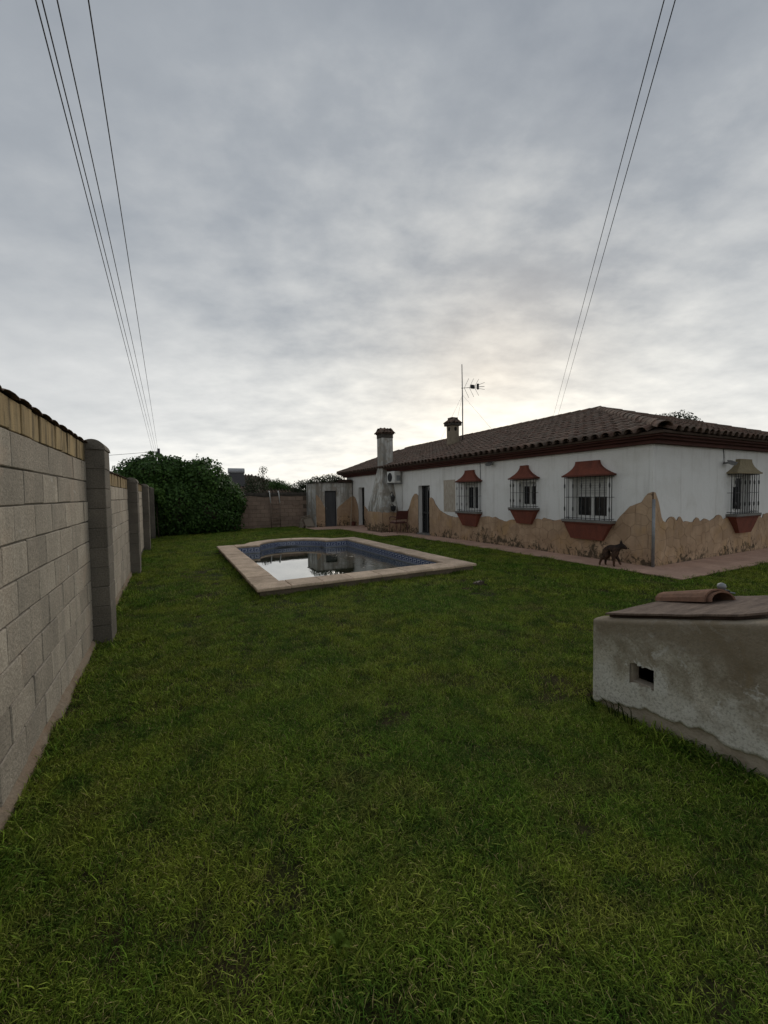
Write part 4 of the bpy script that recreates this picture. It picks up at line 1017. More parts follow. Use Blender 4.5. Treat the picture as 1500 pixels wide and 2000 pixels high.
mb = MB(); mb.tube([(6.90, SY + .06, .80), (6.90, SY + .06, .92)], .012, 6); mb.build('handle', 'galvanised', dr)
dado(shed, 'y', SY, [(SXL, 1.56), (6.42, 1.50), (6.52, 1.38), (6.62, 1.22), (6.70, 1.05), (6.785, .90)], -.14, 0.8, 0.014)
dado(shed, 'y', SY, [(7.415, .78), (7.52, .92), (7.68, 1.04), (7.85, 1.18), (8.02, 1.30), (8.18, 1.41), (SXR - .005, 1.44)], -.14, 0.8, 0.014)
mb = MB(); mb.box(SXL - .05, SXR - .05, SY - .06, 20.95, 2.125, 2.17); mb.build('roof_slab', 'black_lichen', shed)
mb = MB(); mb.box(7.55, 8.24, SY - .10, SY + .6, 2.175, 2.30); mb.build('roof_panel', 'rust_lid_dark', shed)
mb = MB(); mb.tube([(hx - .05, SY - .03, 2.2), (hx - .05, SY - .03, 1.4)], .014, 6); mb.build('drain_pipe', 'cable_black', shed)
# pole leaning where shed and house meet
mb = MB(); mb.tube([(8.02, 19.05, -.08), (8.22, 19.28, 1.48)], .026, 8); o = mb.build('leaning_pole', 'pale_wood'); tag(o, 'pale wooden pole leaning in the corner of shed and house', 'pole')
mb = MB(); mb.lathe([(.10, 0), (.14, .05), (.15, .22), (.13, .23)], (8.18, 19.15, -.085), 12); o = mb.build('plant_pot', 'terracotta_dark'); tag(o, 'small dark red pot on the paving behind the leaning pole', 'pot')
# broken garden lounger / frame heap
lg = empty('broken_lounger', (6.0, 20.0, -0.1), 'broken pale lounger frame dumped at the foot of the shed', 'lounger')
mb = MB()
mb.face([(5.95, 19.75, -.02), (6.28, 19.55, -.02), (6.22, 19.95, .36), (5.9, 20.15, .36)]); mb.face([(5.95, 19.77, -.05), (6.28, 19.57, -.05), (6.22, 19.97, .33), (5.9, 20.17, .33)]); mb.build('sling_panel', 'old_wood', lg)
for p in ([(5.93, 19.72, -.08), (5.88, 20.16, .40)], [(6.30, 19.52, -.08), (6.24, 19.98, .40)], [(5.86, 20.14, .39), (6.26, 19.97, .41)], [(5.70, 20.05, -.08), (5.80, 20.1, .44), (6.2, 20.0, .50)], [(5.62, 19.9, -.08), (5.74, 20.0, .30), (6.1, 20.2, .46)], [(5.75, 19.8, -.08), (5.78, 20.1, .34)]):
    mb = MB(); mb.tube(p, .028, 8); mb.build('frame_tube', 'old_wood', lg)
mb = MB(); mb.box(5.62, 5.80, 19.84, 20.05, -.09, .18); mb.build('foot_block', 'old_wood', lg)

# ------------------------------------------------------------------ paving along the house
pv = MB(); 
def pz(y): return ground(y) + 0.022
PX = 7.58
bed = MB()
ysb = [3.72, 8, 13.2, 17.2, 19.4]
for a, b2 in zip(ysb[:-1], ysb[1:]):
    bed.face([(PX + .02, a, pz(a)), (hx, a, pz(a)), (hx, b2, pz(b2)), (PX + .02, b2, pz(b2))])
bed.face([(hx + .0005, 3.72, pz(0)), (HX1 + 1, 3.72, pz(0)), (HX1 + 1, hy, pz(0)), (hx + .0005, hy, pz(0))])
bed.face([(5.72, 17.62, pz(18)), (PX + .02, 17.62, pz(18)), (PX + .02, SY, pz(18)), (5.72, SY, pz(18))])
bed.face([(6.9, 13.3, pz(14.5)), (PX + .02, 13.3, pz(14.5)), (PX + .02, 17.62, pz(16.5)), (6.9, 17.62, pz(16.5))])
path = bed.build('paving_path', 'paving_joint'); tag(path, kind='structure')
pt_ = block_meshes('paving_tile', 0.322, 0.322, 0.022, 'paving', 3, 0.003, 0.001)
def tile_at(x, y, sx=1, sy=1):
    piece('paving_tile', random.choice(pt_), path, (x, y, pz(y) + .002 + random.uniform(-.0015, .0015)), (random.uniform(-.003, .003), random.uniform(-.003, .003), 0), (sx, sy, 1))
T_ = 0.328
nx_ = 3; stepx = (hx - .005 - PX) / 2.2
y = 3.70
while y < 13.3:
    for k, wd in enumerate((T_, T_, hx - 0.02 - PX - 2 * T_)):
        xc = PX + (T_ * k + T_ / 2 if k < 2 else 2 * T_ + wd / 2)
        if y + T_ < hy or True:
            if wd > .05: tile_at(xc, y + T_ / 2, wd / T_, 1)
    y += T_
x = hx - .02 + 0.002
while x < HX1 + .6:
    for k in range(3):
        yy = 3.70 + T_ * k
        d = min(T_, hy - .024 - yy)
        if d > .05: tile_at(x + T_ / 2, yy + d / 2, 1, d / T_)
    x += T_
y = 13.32
while y < 19.3:
    xa = 6.9 if y < 17.6 else 5.74
    x = hx - .03
    while x > xa + .1:
        w = min(0.42, x - xa)
        if not (y + .41 > FY0 - .02 and y < FY1 + .02 and x > FX - .02): tile_at(x - w / 2, y + .205, (w - .006) / .322, 1.27)
        x -= w
    y += .415

# ------------------------------------------------------------------ garden chair
chr_ = empty('garden_chair', (8.0, 13.9, -.03), 'dark red metal garden armchair with a cushion beside the fireplace', 'chair')
cz = -0.03; cx0, cx1 = 7.72, 8.22; cyf, cyb = 14.30, 13.82
for (x, y, dx, dy) in ((cx0, cyf, 0, .04), (cx1, cyf, 0, .04), (cx0, cyb, 0, -.10), (cx1, cyb, 0, -.10)):
    mb = MB(); mb.tube([(x, y, cz + .44), (x + dx, y + dy, cz + .0)], .014, 8); mb.build('leg', 'chair_red', chr_)
for x in (cx0, cx1):
    mb = MB(); mb.tube([(x, cyf, cz + .42), (x, cyf + .03, cz + .60), (x, cyf - .05, cz + .66), (x, cyb + .02, cz + .66), (x, cyb - .04, cz + .64)], .016, 8); mb.build('armrest', 'chair_red', chr_)
mb = MB(); mb.cbox(cx0, cx1, cyb, cyf, cz + .40, cz + .435, .01); mb.build('seat', 'chair_red', chr_)
mb = MB(); mb.cbox(cx0 + .03, cx1 - .03, cyb + .04, cyf - .01, cz + .437, cz + .50, .025); mb.build('cushion', 'cushion', chr_, smooth=True)
mb = MB(); bt_ = [(cyb - .03, cz + .56), (cyb - .05, cz + .56), (cyb - .125, cz + .90), (cyb - .10, cz + .90)]
mb.prism([(a, z) for a, z in bt_], 'x', cx0 + .02, cx1 - .02); mb.build('backrest', 'chair_red', chr_)
for x in (cx0, cx1):
    mb = MB(); mb.tube([(x, cyb, cz + .4), (x, cyb - .12, cz + .95)], .016, 8); mb.build('back_post', 'chair_red', chr_)

# ------------------------------------------------------------------ cistern block at the right
well = empty('cistern', (3.2, 1.4, 0), 'squat peeling concrete cistern block with a small vent hole and sloping lid', 'cistern')
CX0, CX1, CY0, CY1 = 2.70, 3.80, 0.90, 1.875
def wt(y): return 0.615 + (CY1 - y) * 0.245        # sloping top
mb = MB()
hole = (1.470, 1.608, 0.268, 0.388)
# body with a real opening on the garden side
ysb = [CY0, hole[0], hole[1], CY1]
for a, b2 in zip(ysb[:-1], ysb[1:]):
    segs = [(-.3, None)] if a != hole[0] else [(-.3, hole[2]), (hole[3], None)]
    for z0, z1 in segs:
        za, zb = (wt(a) - .012, wt(b2) - .012) if z1 is None else (z1, z1)
        mb.face([(CX0, a, z0), (CX0, b2, z0), (CX0, b2, zb), (CX0, a, za)])
for p, q in (((hole[0], hole[2]), (hole[1], hole[2])), ((hole[1], hole[2]), (hole[1], hole[3])), ((hole[1], hole[3]), (hole[0], hole[3])), ((hole[0], hole[3]), (hole[0], hole[2]))):
    mb.face([(CX0, *p), (CX0, *q), (CX0 + .07, *q), (CX0 + .07, *p)])
for y in (CY0, CY1): mb.face([(CX0, y, -.3), (CX1, y, -.3), (CX1, y, wt(y) - .012), (CX0, y, wt(y) - .012)])
mb.face([(CX1, CY0, -.3), (CX1, CY1, -.3), (CX1, CY1, wt(CY1) - .012), (CX1, CY0, wt(CY0) - .012)])
mb.face([(CX0, CY0, wt(CY0) - .012), (CX0, CY1, wt(CY1) - .012), (CX1, CY1, wt(CY1) - .012), (CX1, CY0, wt(CY0) - .012)])
mb.build('body', ['well_mortar', 'opening_shade'], well)
# plaster coat: rounded arris on top, ragged lower edge
mb = MB(); PD = 0.018; nyc = 66
def lowz(y): return 0.02 + 0.105 * min(1.0, max(0.0, (CY1 - y) / 0.35)) + 0.05 * mnoise.noise(Vector((5.1, y * 5.2, 0))) + 0.03 * mnoise.noise(Vector((1.1, y * 17, 2))) - 0.02 * (y - 1.4)
cols = [CY0 - .018 + (CY1 + .018 - CY0 + .018) * k / nyc for k in range(nyc + 1)]
def bulge(y, z): return PD + 0.006 * mnoise.noise(Vector((0, y * 4, z * 4))) + .003 * mnoise.noise(Vector((3, y * 14, z * 14)))
NZ = 40
grid = []
for y in cols:
    lo_, hi_ = lowz(y), wt(y) - .018
    edge = min(1.0, min(y - cols[0], cols[-1] - y) / .03)
    colp = [(CX0 + .002, y, lo_ - .004)]
    for k in range(NZ + 1):
        z = lo_ + (hi_ - lo_) * k / NZ
        colp.append((CX0 - bulge(y, z) * (0.25 + .75 * math.sqrt(max(edge, 0))), y, z))
    colp.append((CX0 - PD * .45 * (0.3 + .7 * edge), y, hi_ + .012)); colp.append((CX0 + .03, y, hi_ + .020)); colp.append((CX0 + .12, y, hi_ + .020))
    grid.append(colp)
for i in range(nyc):
    for k in range(len(grid[0]) - 1):
        ym = (cols[i] + cols[i + 1]) / 2; zm = (grid[i][k][2] + grid[i][k + 1][2]) / 2
        wob = .003 * mnoise.noise(Vector((ym * 30, zm * 30, 1)))
        if hole[0] - .004 + wob < ym < hole[1] + .004 + wob and hole[2] - .002 + wob < zm < hole[3] + .004 + wob: continue
        mb.face([grid[i][k], grid[i + 1][k], grid[i + 1][k + 1], grid[i][k + 1]])
mb.build('plaster_coat', 'well_plaster', well, smooth=True)
mb = MB()
for y, s_ in ((CY0 - .016, -1),):
    mb.box(CX0 + .004, CX1, CY0 - .016, CY0 - .001, .12, wt(CY0) - .02)
mb.box(CX0 + .004, CX1, CY1 + .001, CY1 + .016, .10, wt(CY1) - .02)
mb.build('end_coat', 'well_plaster', well)
# hatch cover in two weathered sheets
lid = empty('hatch_cover', (3.2, 1.4, .7), 'rusty brown two-layer hatch cover lying on the concrete cistern', 'lid')
def sheet(x0, x1, y0, y1, off, th, mat, nm, jit=.006, n=26):
    mb = MB(); top = []; bot = []
    per = [(x0 + (x1 - x0) * k / n, y0) for k in range(n)] + [(x1, y0 + (y1 - y0) * k / n) for k in range(n)] + [(x1 - (x1 - x0) * k / n, y1) for k in range(n)] + [(x0, y1 - (y1 - y0) * k / n) for k in range(n)]
    for x, y in per:
        ch_ = max(0.0, .09 - (x - x0) - (y - y0)); x += ch_ * .5; y += ch_ * .5
        x += jit * mnoise.noise(Vector((x * 9, y * 9, off * 50))); y += jit * mnoise.noise(Vector((x * 9, y * 9, 9 + off * 50)))
        z = wt(y) + off + .003 * mnoise.noise(Vector((x * 5, y * 5, 4)))
        top.append((x, y, z + th)); bot.append((x, y, z))
    m_ = len(per); mb.v = top + bot; mb.f = [tuple(range(m_)), tuple(range(2 * m_ - 1, m_ - 1, -1))] + [(k, m_ + k, m_ + (k + 1) % m_, (k + 1) % m_) for k in range(m_)]; mb.m = [0] * len(mb.f)
    return mb.build(nm, mat, lid)
sheet(2.735, 3.60, .985, 1.80, .006, .018, 'rust_lid_dark', 'lower_sheet', .012)
sheet(2.715, 3.58, .965, 1.815, .0255, .012, 'rust_lid', 'upper_sheet', .012)
bmt = barrel(0.46, 0.118, 0.092, 0.016, 8, 0.70)
def lid_tile(nm, mbx, loc, rz, label, mat):
    me = mbx.mesh(nm, mat, smooth=False); o = link(nm, me, None, loc)
    o.rotation_euler = Euler((math.atan(-.245) * 1.0, 0, rz)); return tag(o, label, 'tile')
lid_tile('clay_tile', bmt, (3.27, 1.37, wt(1.37) + .042), math.radians(-20), 'curved clay roof tile lying on the rusty hatch cover', 'clay_tile_new')
bm2 = barrel(0.16, 0.098, 0.090, 0.013, 8, 0.68)
lid_tile('clay_tile', bm2, (3.262, 1.345, wt(1.345) + .042), math.radians(-20), 'broken clay tile end tucked inside the curved tile on the hatch', 'clay_tile_new')
vl = empty('pipe_valve', (3.56, 1.46, wt(1.46) + .037), 'grey pipe stub with a round knob standing behind the curved clay tile', 'valve')
mb = MB(); mb.lathe([(.028, 0), (.028, .05), (.022, .052)], (3.56, 1.46, wt(1.46) + .036), 10); mb.build('stub', 'dark_plastic', vl)
mb = MB(); mb.lathe([(.010, .0), (.024, .010), (.029, .026), (.023, .044), (.008, .052)], (3.545, 1.475, wt(1.46) + .085), 12); mb.build('knob', 'galvanised', vl, smooth=True)
mb = MB(); mb.tube([(7.10, 3.02, .045), (7.12, 2.80, .04)], .012, 6); tag(mb.build('metal_stick', 'galvanised'), 'short pale metal stick lying on the lawn beyond the cistern', 'stick')

# ------------------------------------------------------------------ dog
def skin_obj(name, verts, edges, radii, mat, parent, origin, sub=2):
    me = bpy.data.meshes.new(name); bm = bmesh.new(); lay = bm.verts.layers.skin.verify()
    vs = []
    for k, (v, r) in enumerate(zip(verts, radii)):
        q = bm.verts.new(Vector(v)); q[lay].radius = (r, r) if not isinstance(r, tuple) else r; q[lay].use_root = (k == 0); vs.append(q)
    for a, b2 in edges: bm.edges.new((vs[a], vs[b2]))
    bm.to_mesh(me); bm.free()
    me.materials.append(MATS[mat])
    o = link(name, me, parent, origin)
    sk = o.modifiers.new('skin', 'SKIN'); sk.use_smooth_shade = True; sk.branch_smoothing = 0.4
    sb = o.modifiers.new('sub', 'SUBSURF'); sb.levels = sub; sb.render_levels = sub
    return o
# dog space: x forward, y left, z up; ground at 0
dz_ = 0.024
dog = empty('dog', (7.76, 5.06, dz_), 'dark brindle young dog with pricked ears walking along the paving', 'dog')
dv = [(-0.135, 0, .385), (-.07, 0, .395), (0.0, 0, .375), (.075, 0, .370), (.125, 0, .395), (.165, 0, .430), (.205, 0, .452), (.25, 0, .440), (.30, 0, .412), (.335, 0, .398),
      (-.19, 0, .34), (-.21, 0, .25), (-.205, 0, .17),
      (-.12, .055, .31), (-.085, .06, .225), (-.165, .06, .14), (-.175, .06, .03), (-.145, .06, .012),
      (-.13, -.055, .31), (-.12, -.06, .225), (-.215, -.06, .15), (-.265, -.06, .035), (-.235, -.06, .014),
      (.085, .05, .29), (.07, .055, .215), (.125, .055, .15), (.155, .055, .075), (.19, .055, .05),
      (.075, -.05, .29), (.05, -.055, .215), (.065, -.055, .12), (.06, -.055, .03), (.09, -.055, .013)]
de = [(0, 1), (1, 2), (2, 3), (3, 4), (4, 5), (5, 6), (6, 7), (7, 8), (8, 9), (0, 10), (10, 11), (11, 12), (0, 13), (13, 14), (14, 15), (15, 16), (16, 17), (0, 18), (18, 19), (19, 20), (20, 21), (21, 22), (3, 23), (23, 24), (24, 25), (25, 26), (26, 27), (3, 28), (28, 29), (29, 30), (30, 31), (31, 32)]
drad = [.090, .096, (.104, .108), (.102, .118), .096, .068, .066, .056, .033, .022, .028, .024, .012,
        .074, .060, .032, .023, .026, .074, .060, .032, .023, .026, .064, .046, .031, .023, .026, .064, .046, .031, .023, .026]
body = skin_obj('body', dv, de, drad, 'dog_fur', dog, ORG['dog'])
for s2 in (-1, 1):
    mb = MB(); ex, ey = .195, .036 * s2
    V = [(ex - .018, ey - .02 * s2 * .6, .495), (ex + .03, ey - .006 * s2, .497), (ex + .002, ey + .03 * s2, .488), (ex - .004, ey + .012 * s2, .585)]
    mb.v = [tuple(Vector(v) + Vector(ORG['dog'])) for v in V]; mb.f = [(0, 1, 3), (1, 2, 3), (2, 0, 3), (0, 2, 1)]; mb.m = [0] * 4
    e_ = mb.build('ear', 'dog_fur', dog)
    mb = MB(); mb.lathe([(.002, -.007), (.0075, -.003), (.0075, .003), (.002, .007)], tuple(Vector(ORG['dog']) + Vector((.258, .042 * s2, .464))), 8); mb.build('eye', 'dog_nose', dog)
mb = MB(); mb.lathe([(.004, -.012), (.014, -.004), (.014, .006), (.004, .012)], tuple(Vector(ORG['dog']) + Vector((.354, 0, .405))), 8); mb.build('nose', 'dog_nose', dog)
dog.rotation_euler = (0, 0, math.radians(-76)); dog.scale = (0.82, 0.9, 0.95)

# ------------------------------------------------------------------ clod on the lawn, bits of litter
mb = MB(); bm = bmesh.new(); bmesh.ops.create_icosphere(bm, subdivisions=3, radius=1)
for v in bm.verts:
    n_ = 1 + .55 * mnoise.noise(v.co * 1.9) + .40 * mnoise.noise(v.co * 4.7); v.co = Vector((v.co.x * .11 * n_, v.co.y * .07 * n_, max(v.co.z, -.3) * .05 * n_ * (1 + .5 * mnoise.noise(v.co * 3.1 + Vector((5, 0, 0)))))) + Vector((4.50, 5.24, .015))
mb.add_bm(bm); o = mb.build('earth_clod', 'clod', smooth=True); tag(o, 'dark flat clod of earth with a pale crust lying on the lawn', 'clod')
mb = MB(); bm = bmesh.new(); bmesh.ops.create_icosphere(bm, subdivisions=2, radius=1)
for v in bm.verts:
    n_ = 1 + .5 * mnoise.noise(v.co * 3); v.co = Vector((v.co.x * .085 * n_, v.co.y * .03 * n_, v.co.z * .014 * n_)) + Vector((4.48, 5.25, .05 + .12 * v.co.x * .1))
mb.add_bm(bm); mb.build('pale_crust', 'clod_pale', o, smooth=True)

# ------------------------------------------------------------------ foliage
def leaf_cloud(name, pts, nrms, size, mat, parent, aspect=0.75, droop=0.3, kind='stuff'):
    n = len(pts); pts = np.asarray(pts); nrms = np.asarray(nrms)
    d = nrms + rng.normal(0, .55, (n, 3)); d /= np.linalg.norm(d, axis=1)[:, None] + 1e-9
    up = np.zeros((n, 3)); up[:, 2] = -1; up += rng.normal(0, .6, (n, 3))
    l = up - d * np.sum(up * d, axis=1)[:, None]; l /= np.linalg.norm(l, axis=1)[:, None] + 1e-9
    w = np.cross(d, l); s = size * rng.uniform(.6, 1.35, n)[:, None]
    a = pts; tip = a + l * s - d * s * droop * .3; L = a + l * s * .45 + w * s * aspect * .5 - d * s * .08; Rr = a + l * s * .45 - w * s * aspect * .5 - d * s * .08
    mid = a + l * s * .5 + d * s * .06
    V = np.stack([a, L, tip, Rr, mid], axis=1).reshape(-1, 3) - np.array(ORG[parent.name])
    base = (np.arange(n) * 5)[:, None]
    F = np.concatenate([base + np.array([[0, 1, 4]]), base + np.array([[1, 2, 4]]), base + np.array([[2, 3, 4]]), base + np.array([[3, 0, 4]])], axis=1).reshape(-1, 3)
    me = bpy.data.meshes.new(name); me.vertices.add(len(V)); me.vertices.foreach_set('co', V.ravel().astype(np.float32))
    me.loops.add(len(F) * 3); me.loops.foreach_set('vertex_index', F.ravel().astype(np.int32))
    me.polygons.add(len(F)); me.polygons.foreach_set('loop_start', (np.arange(len(F)) * 3).astype(np.int32)); me.update(calc_edges=True)
    at = me.attributes.new('bl', 'FLOAT', 'POINT'); at.data.foreach_set('value', np.repeat(rng.uniform(0, 1, n), 5).astype(np.float32))
    me.materials.append(MATS[mat])
    o = link(name, me, parent, ORG[parent.name]); o['kind'] = kind
    return o
def lumps(specs, n_per_area, shell=(0.72, 1.03)):
    P_, N_ = [], []
    for c, r in specs:
        r = np.array(r); n = int(n_per_area * (r[0] * r[1] + r[1] * r[2] + r[0] * r[2]) * 4)
        u = rng.normal(0, 1, (n, 3)); u /= np.linalg.norm(u, axis=1)[:, None]
        bump_ = np.array([1 + .22 * mnoise.noise(Vector(v) * 2.2 + Vector(c)) + .10 * mnoise.noise(Vector(v) * 6.1 + Vector(c)) for v in u])
        k = (rng.uniform(0, 1, n) ** .45 * (shell[1] - shell[0]) + shell[0]) * bump_
        P_.append(np.array(c) + u * r * k[:, None]); nn = u / r; N_.append(nn / np.linalg.norm(nn, axis=1)[:, None])
    return np.concatenate(P_), np.concatenate(N_)
# big ivy hedge in the far left corner
hd = empty('ivy_hedge', (0.6, 19.9, -0.1), 'big dark green ivy covered hedge in the corner of the garden walls', 'hedge')
specs = [((-1.3, 20.4, 1.9), (1.1, .9, 1.2)), ((-.6, 20.2, 2.3), (1.1, 1.0, 1.0)), ((.4, 20.0, 2.2), (1.1, 1.1, 1.15)), ((1.3, 20.1, 2.0), (1.0, 1.0, 1.1)), ((2.0, 20.3, 1.5), (.9, .8, .95)), ((2.55, 20.5, 1.25), (.6, .6, .75)),
         ((.2, 19.8, 1.0), (1.1, 1.0, 1.25)), ((1.2, 19.8, .8), (1.1, .95, 1.05)), ((2.0, 20.2, .45), (.85, .75, .75)), ((-.4, 19.9, .9), (.8, .9, 1.1)), ((.1, 20.2, 2.75), (.6, .6, .55)), ((-1.0, 20.4, 2.75), (.6, .6, .45)), ((1.0, 20.2, 2.7), (.55, .6, .5))]
rs_ = random.Random(5)
specs += [((rs_.uniform(-1.6, 2.4), rs_.uniform(19.2, 20.6), rs_.uniform(.5, 2.6)), (rs_.uniform(.3, .5),) * 3) for _ in range(16)]
specs = [q for q in specs if q[0][2] + q[1][2] < 3.35 - max(0, q[0][0] - 1.2) * .75]
p_, n_ = lumps(specs, 380, (.72, 1.10))
sh_ = []
for _ in range(60):
    c0, r0 = rs_.choice(specs[:13]); a_ = rs_.uniform(0, 6.28); e_ = rs_.uniform(.2, 1.4)
    d0 = np.array([math.cos(a_) * math.cos(e_), math.sin(a_) * math.cos(e_), math.sin(e_)]); p0 = np.array(c0) + d0 * np.array(r0) * .95
    for k in range(7): sh_.append(p0 + d0 * .05 * k + np.array([rs_.uniform(-.03, .03) for _q in range(3)]))
p_ = np.concatenate([p_, np.array(sh_)]); n_ = np.concatenate([n_, rng.normal(0, 1, (len(sh_), 3))])
ok = (p_[:, 2] > -.1) & ~((p_[:, 0] < -.62) & (p_[:, 0] > -1.0) & (p_[:, 2] < 1.9) & (p_[:, 1] < 20.9)) ; p_, n_ = p_[ok], n_[ok]
leaf_cloud('foliage', p_, n_, 0.105, 'ivy_leaf', hd, 0.9)
mb = MB()
for c, r in specs:
    bm = bmesh.new(); bmesh.ops.create_icosphere(bm, subdivisions=2, radius=1)
    for v in bm.verts: v.co = Vector(c) + Vector((v.co.x * r[0], v.co.y * r[1], v.co.z * r[2])) * .66
    mb.add_bm(bm)
mb.build('filler_core', 'bark', hd)  # filler lumps added inside the leaves to keep light from passing through
cr = empty('creeper', (-.5, 18.7, -.08), 'light green creeper spilling over the end of the garden wall', 'creeper')
p_, n_ = lumps([((-.5, 18.75, 1.72), (.28, .4, .22)), ((-.42, 18.8, 1.45), (.2, .35, .3)), ((-.75, 18.9, 1.95), (.3, .4, .18))], 380, (.3, 1.05)); leaf_cloud('foliage', p_, n_, .085, 'vine_leaf', cr, .9)
mb = MB(); mb.tube([(-.5, 18.72, -.1), (-.55, 18.8, .8), (-.5, 18.8, 1.7)], .02, 6); mb.build('stem', 'bark', cr)
# tangle on the shed roof and behind it
sb_ = empty('roof_shrub', (7.2, 20.0, 2.17), 'dry dark scrub growing on top of the shed roof', 'shrub')
p_, n_ = lumps([((6.75, 20.0, 2.22), (.55, .5, .28)), ((7.25, 19.9, 2.30), (.5, .5, .30)), ((7.7, 20.0, 2.24), (.4, .5, .24)), ((8.0, 20.1, 2.2), (.25, .4, .2))], 330, (.3, 1.15)); ok = p_[:, 2] > 2.14; leaf_cloud('foliage', p_[ok], n_[ok], .10, 'olive_leaf', sb_, .35)
mb = MB()
for k in range(46):
    x, y = random.uniform(6.4, 8.0), random.uniform(19.5, 20.4); h = random.uniform(.2, .55)
    mb.tube([(x, y, 2.15), (x + random.uniform(-.1, .1), y, 2.15 + h * .6), (x + random.uniform(-.18, .18), y, 2.15 + h)], [.006, .005, .002], 4)
mb.build('dry_stems', 'old_wood', sb_)
def tree(name, loc, specs, trunk_h, size, mat, label, dens, aspect=.5, cat='tree', shell=(.25, 1.08), r0=.16):
    e = empty(name, loc, label, cat)
    top = max(c[2] for c, r in specs); mb = MB()
    mb.tube([loc, (loc[0] + .1, loc[1], loc[2] + trunk_h * .5), (loc[0], loc[1], top)], [r0, r0 * .75, r0 * .3], 8)
    for c, r in specs: mb.tube([(loc[0], loc[1], loc[2] + trunk_h * .55), (np.array(loc) * .4 + np.array(c) * .6)[:].tolist(), c], [r0 * .5, r0 * .35, .02], 6)
    mb.build('trunk', 'bark', e)
    p_, n_ = lumps(specs, dens, shell); leaf_cloud('crown', p_, n_, size, mat, e, aspect)
    return e
tree('shrub', (10.2, 34.0, -.1), [((9.6, 34.0, 2.2), (.6, .6, .55)), ((10.3, 33.9, 2.45), (.7, .6, .5)), ((10.9, 34.0, 2.2), (.7, .6, .6)), ((10.2, 34.0, 1.5), (1.3, .8, 1.0))], 1.2, .15, 'olive_leaf', 'leafy grey green shrub beyond the boundary wall beside the shed', 120, .5, 'shrub', r0=.06)
tree('pine_tree', (8.3, 35.5, -.1), [((7.7, 35.5, 2.35), (.9, .9, .55)), ((8.5, 35.3, 2.3), (.9, .9, .5)), ((8.1, 35.5, 2.6), (.7, .7, .4)), ((8.8, 35.3, 1.8), (.8, .8, .7)), ((7.6, 35.4, 1.7), (1, .8, .8))], 1.6, .17, 'ivy_leaf', 'round topped dark pine beyond the boundary wall', 90, .35)
tree('young_tree', (6.4, 33.0, -.1), [((6.5, 33.0, 3.55), (.34, .34, .36)), ((6.15, 33.0, 2.95), (.4, .4, .35)), ((6.6, 33, 2.75), (.45, .4, .4)), ((6.35, 33, 2.3), (.5, .5, .5))], 2.2, .13, 'olive_leaf', 'thin open crowned young tree rising above the boundary wall', 70, .5, r0=.05)
tree('bush', (5.5, 32.0, -.1), [((5.35, 32.0, 2.75), (.42, .42, .36)), ((5.5, 32, 2.3), (.6, .5, .55)), ((5.4, 32, 1.7), (.8, .7, .7))], 1.4, .14, 'olive_leaf', 'rounded bush beside the solar water tank', 90, .5, 'bush', r0=.07)
tree('roadside_tree', (33.2, 17.0, 0), [((32.2, 17.3, 6.6), (.9, .9, .55)), ((33.6, 16.9, 6.75), (1.1, 1, .6)), ((34.4, 16.5, 6.3), (1.0, 1, .6)), ((30.9, 18.1, 6.85), (.7, .7, .35)), ((33, 17, 5.0), (2.2, 2, 1.2))], 4.5, .22, 'olive_leaf', 'grey green tree top showing over the front roof slope', 55, .4, r0=.25)
# neighbour's house with solar tank
nb = empty('neighbour_house', (5.5, 38, -.1), 'low brown roofed house beyond the boundary wall', 'house')
mb = MB(); mb.box(0.5, 10.2, 34.6, 42, -.2, 1.75); mb.build('wall', 'far_wall', nb)
mb = MB(); A, B_, Cc, Dd = (0.1, 34.2, 1.72), (10.6, 34.2, 1.72), (10.6, 42.4, 1.72), (.1, 42.4, 1.72); R_a, R_b = (4.2, 38.3, 3.42), (6.5, 38.3, 3.42)
for f in ([A, B_, R_b, R_a], [B_, Cc, R_b], [Cc, Dd, R_a, R_b], [Dd, A, R_a], [A, B_, Cc, Dd]): mb.face(f)
rf = mb.build('roof', 'far_roof', nb)
for k in range(38):
    x = .3 + k * .27; mb = MB()
    ytop = 34.2 + min(4.1, max(.1, (x - .1) if x < 4.2 else (10.6 - x) if x > 6.5 else 4.1))
    zt2 = 1.72 + (ytop - 34.2) / 4.1 * 1.7
    mb.tube([(x, 34.15, 1.75), (x, ytop, zt2 + .03)], .075, 6); mb.build('tile_row', 'far_roof', rf)
sl_ = empty('solar_water_heater', (4.6, 37.0, 3.0), 'grey solar water tank over a dark panel on the far roof', 'water heater')
mb = MB(); mb.tube([(4.30, 36.6, 3.68), (5.62, 36.6, 3.68)], .23, 16); mb.build('tank', 'tank_grey', sl_, smooth=False)
mb = MB(); mb.prism([(35.4, 2.35), (35.46, 2.30), (36.5, 3.48), (36.44, 3.53)], 'x', 4.35, 5.55); mb.build('collector_panel', 'solar_panel', sl_)
for x in (4.4, 5.5):
    mb = MB(); mb.tube([(x, 36.6, 3.5), (x, 36.9, 2.75)], .03, 6); mb.tube([(x, 36.6, 3.5), (x, 36.2, 2.45)], .03, 6); mb.build('stand', 'galvanised', sl_)

